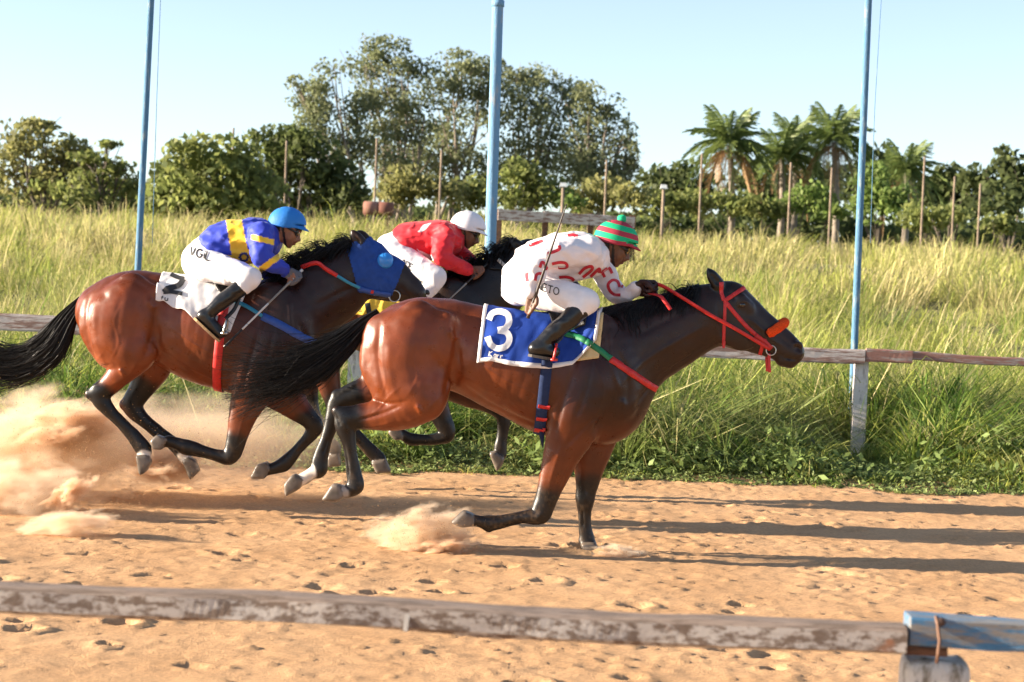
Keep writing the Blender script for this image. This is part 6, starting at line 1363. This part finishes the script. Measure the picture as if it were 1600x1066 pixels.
whip('whip with white shaft and black flap pointing down beside the hooded horse', [e(-.14), e(0.02), e(.36), e(.74), e(1.0)], [.011, .009, .007, .0065, .011], [(M_WHIPW, 0, 1, 'pommel'), (M_WHIPG, 1, 2, 'handle'), (M_WHIPW, 2, 3, 'shaft'), (M_LEA, 3, 4, 'flap')])
g = rods3[0][0]; tip = P(700, 470, D3 - .3); up_ = P(768, 392, D3 - .1)
whip('dark and grey whip held low by the rider in red', [g + (g - tip) * .4, g, g + (tip - g) * .35, tip], [.011, .011, .008, .005], [(M_LEA, 0, 2, 'handle'), (M_WHIPG, 2, 3, 'shaft')])
print('riders', time.time() - T0)
# ------------------------------------------------------------------ dust thrown up by the hooves
def dust_mat(name, dens, scale, thr, seed, colr=(.80, .56, .36), detail=5, gain=3.0, bottom=.0):
    m = bpy.data.materials.new(name); m.use_nodes = True; t = m.node_tree; t.nodes.remove(t.nodes['Principled BSDF']); out = t.nodes['Material Output']
    pv = t.nodes.new('ShaderNodeVolumePrincipled'); pv.inputs['Color'].default_value = (*colr, 1); pv.inputs['Anisotropy'].default_value = .25; pv.inputs['Density'].default_value = 1
    tc = t.nodes.new('ShaderNodeTexCoord'); ln = t.nodes.new('ShaderNodeVectorMath'); ln.operation = 'LENGTH'; t.links.new(tc.outputs['Object'], ln.inputs[0])
    mp = t.nodes.new('ShaderNodeMapping'); mp.inputs['Location'].default_value = (seed * 3.7, seed * 1.3, seed * 2.1); t.links.new(tc.outputs['Object'], mp.inputs[0])
    nz = n_noise(t, scale, detail, mp.outputs[0], .62)
    def math_(op, a, b_):
        k = t.nodes.new('ShaderNodeMath'); k.operation = op
        for i, q in enumerate((a, b_)):
            if isinstance(q, (int, float)): k.inputs[i].default_value = q
            else: t.links.new(q, k.inputs[i])
        return k.outputs[0]
    fall = math_('SUBTRACT', 1.0, ln.outputs['Value']); v = math_('ADD', math_('MULTIPLY', fall, 1.0), math_('MULTIPLY', math_('SUBTRACT', nz, .5), gain)); v = math_('SUBTRACT', v, thr); v = math_('MAXIMUM', v, 0.0)
    v = math_('MULTIPLY', v, math_('MAXIMUM', math_('MINIMUM', math_('MULTIPLY', fall, 6.0), 1.0), 0.0))
    t.links.new(math_('MULTIPLY', v, dens), pv.inputs['Density']); t.links.new(pv.outputs[0], out.inputs['Volume']); m.cycles.volume_step_rate = .35
    return m
def puff(label, px, py, d, rx, ry, rz, dens, scale, thr, seed, rot=0.0, gain=2.2, colr=(.80, .56, .36)):
    v, f = uv_ball((0, 0, 0), 1.0, 24, 14); o = MB().add(v, f).build('dust_cloud', dust_mat('dust_%d' % seed, dens, scale, thr, seed, colr, gain=gain), None, True)
    p = P(px, py, d); o.location = tuple(p); o.scale = (rx / S(d), ry, rz / S(d)); o.rotation_euler = (0, math.radians(rot), 0); tag(o, label, 'dust', kind='stuff'); return o
SANDY = (.978, .83, .66)
puff('big billowing cloud of sand dust at the left edge', 70, 715, 13.5, 250, .60, 130, 18, 2.6, .28, 1, -10, 2.4, SANDY)
puff('curling crest of sand on the big dust cloud', 105, 668, 13.3, 125, .26, 52, 110, 2.8, .38, 2, -16, 2.4, (.97, .77, .58))
puff('dense burst of sand low at the left edge', 10, 775, 12.7, 170, .35, 80, 30, 2.6, .25, 3, 0, 2.0, SANDY)
puff('jet of sand thrown up by a hoof at left', 108, 772, 12.5, 62, .12, 30, 220, 2.6, .36, 4, -32, 1.8, (.97, .77, .58))
puff('low roll of sand in the left foreground', 105, 820, 11.75, 105, .2, 34, 55, 2.6, .34, 5, -8, 2.0, (.975, .81, .63))
puff('burst of sand under the hind feet of the hooded horse', 255, 728, 13.25, 90, .22, 42, 80, 2.4, .30, 6, 0, 2.0, (.97, .77, .58))
puff('thin dust hanging behind the hooded horse', 340, 690, 13.9, 240, .5, 90, 3.6, 2.0, .05, 7, 0, 1.6, (.975, .82, .65))
puff('sand thrown up below the folded forefoot of the leading horse', 655, 835, 11.75, 115, .22, 55, 60, 2.6, .30, 8, -10, 2.2, (.98, .83, .66))
puff('sharp wave of sand low under the leading horse', 690, 852, 11.65, 72, .14, 28, 200, 2.6, .36, 9, -10, 2.0, (.97, .77, .58))
puff('small spurt of sand in front of the planted hoof', 960, 869, 11.8, 68, .12, 22, 260, 2.4, .30, 10, 0, 1.8, (.98, .83, .66))
# flying grains
r = np.random.default_rng(77); pp = []
for px, py, d, sx, sy, n in ((110, 690, 13.0, 110, 50, 2600), (250, 735, 13.2, 60, 25, 700), (660, 830, 11.7, 60, 26, 1500), (965, 866, 11.8, 34, 8, 400), (110, 800, 12, 70, 24, 1100), (420, 700, 13.4, 110, 40, 120)):
    for k in range(n):
        q = P(px + r.normal(0, sx), py + r.normal(0, sy), d + r.normal(0, .15))
        if q[2] > .02: pp.append(q)
pp = np.array(pp); n = len(pp); s = (r.uniform(.0012, .0055, n))[:, None]; a = r.normal(size=(n, 4, 3)); a /= np.linalg.norm(a, axis=2)[..., None]; V = pp[:, None] + a * s[:, None]
i = (np.arange(n) * 4)[:, None]; tri = np.concatenate([i + np.array(q) for q in ((0, 1, 2), (0, 2, 3), (0, 3, 1), (1, 3, 2))], 0)
tag(link_mesh('flying_sand', np_mesh('flying_sand', V.reshape(-1, 3), tri), M_SAND, None, False), 'grains of sand flying in the dust', 'sand', kind='stuff')
print('all', time.time() - T0)
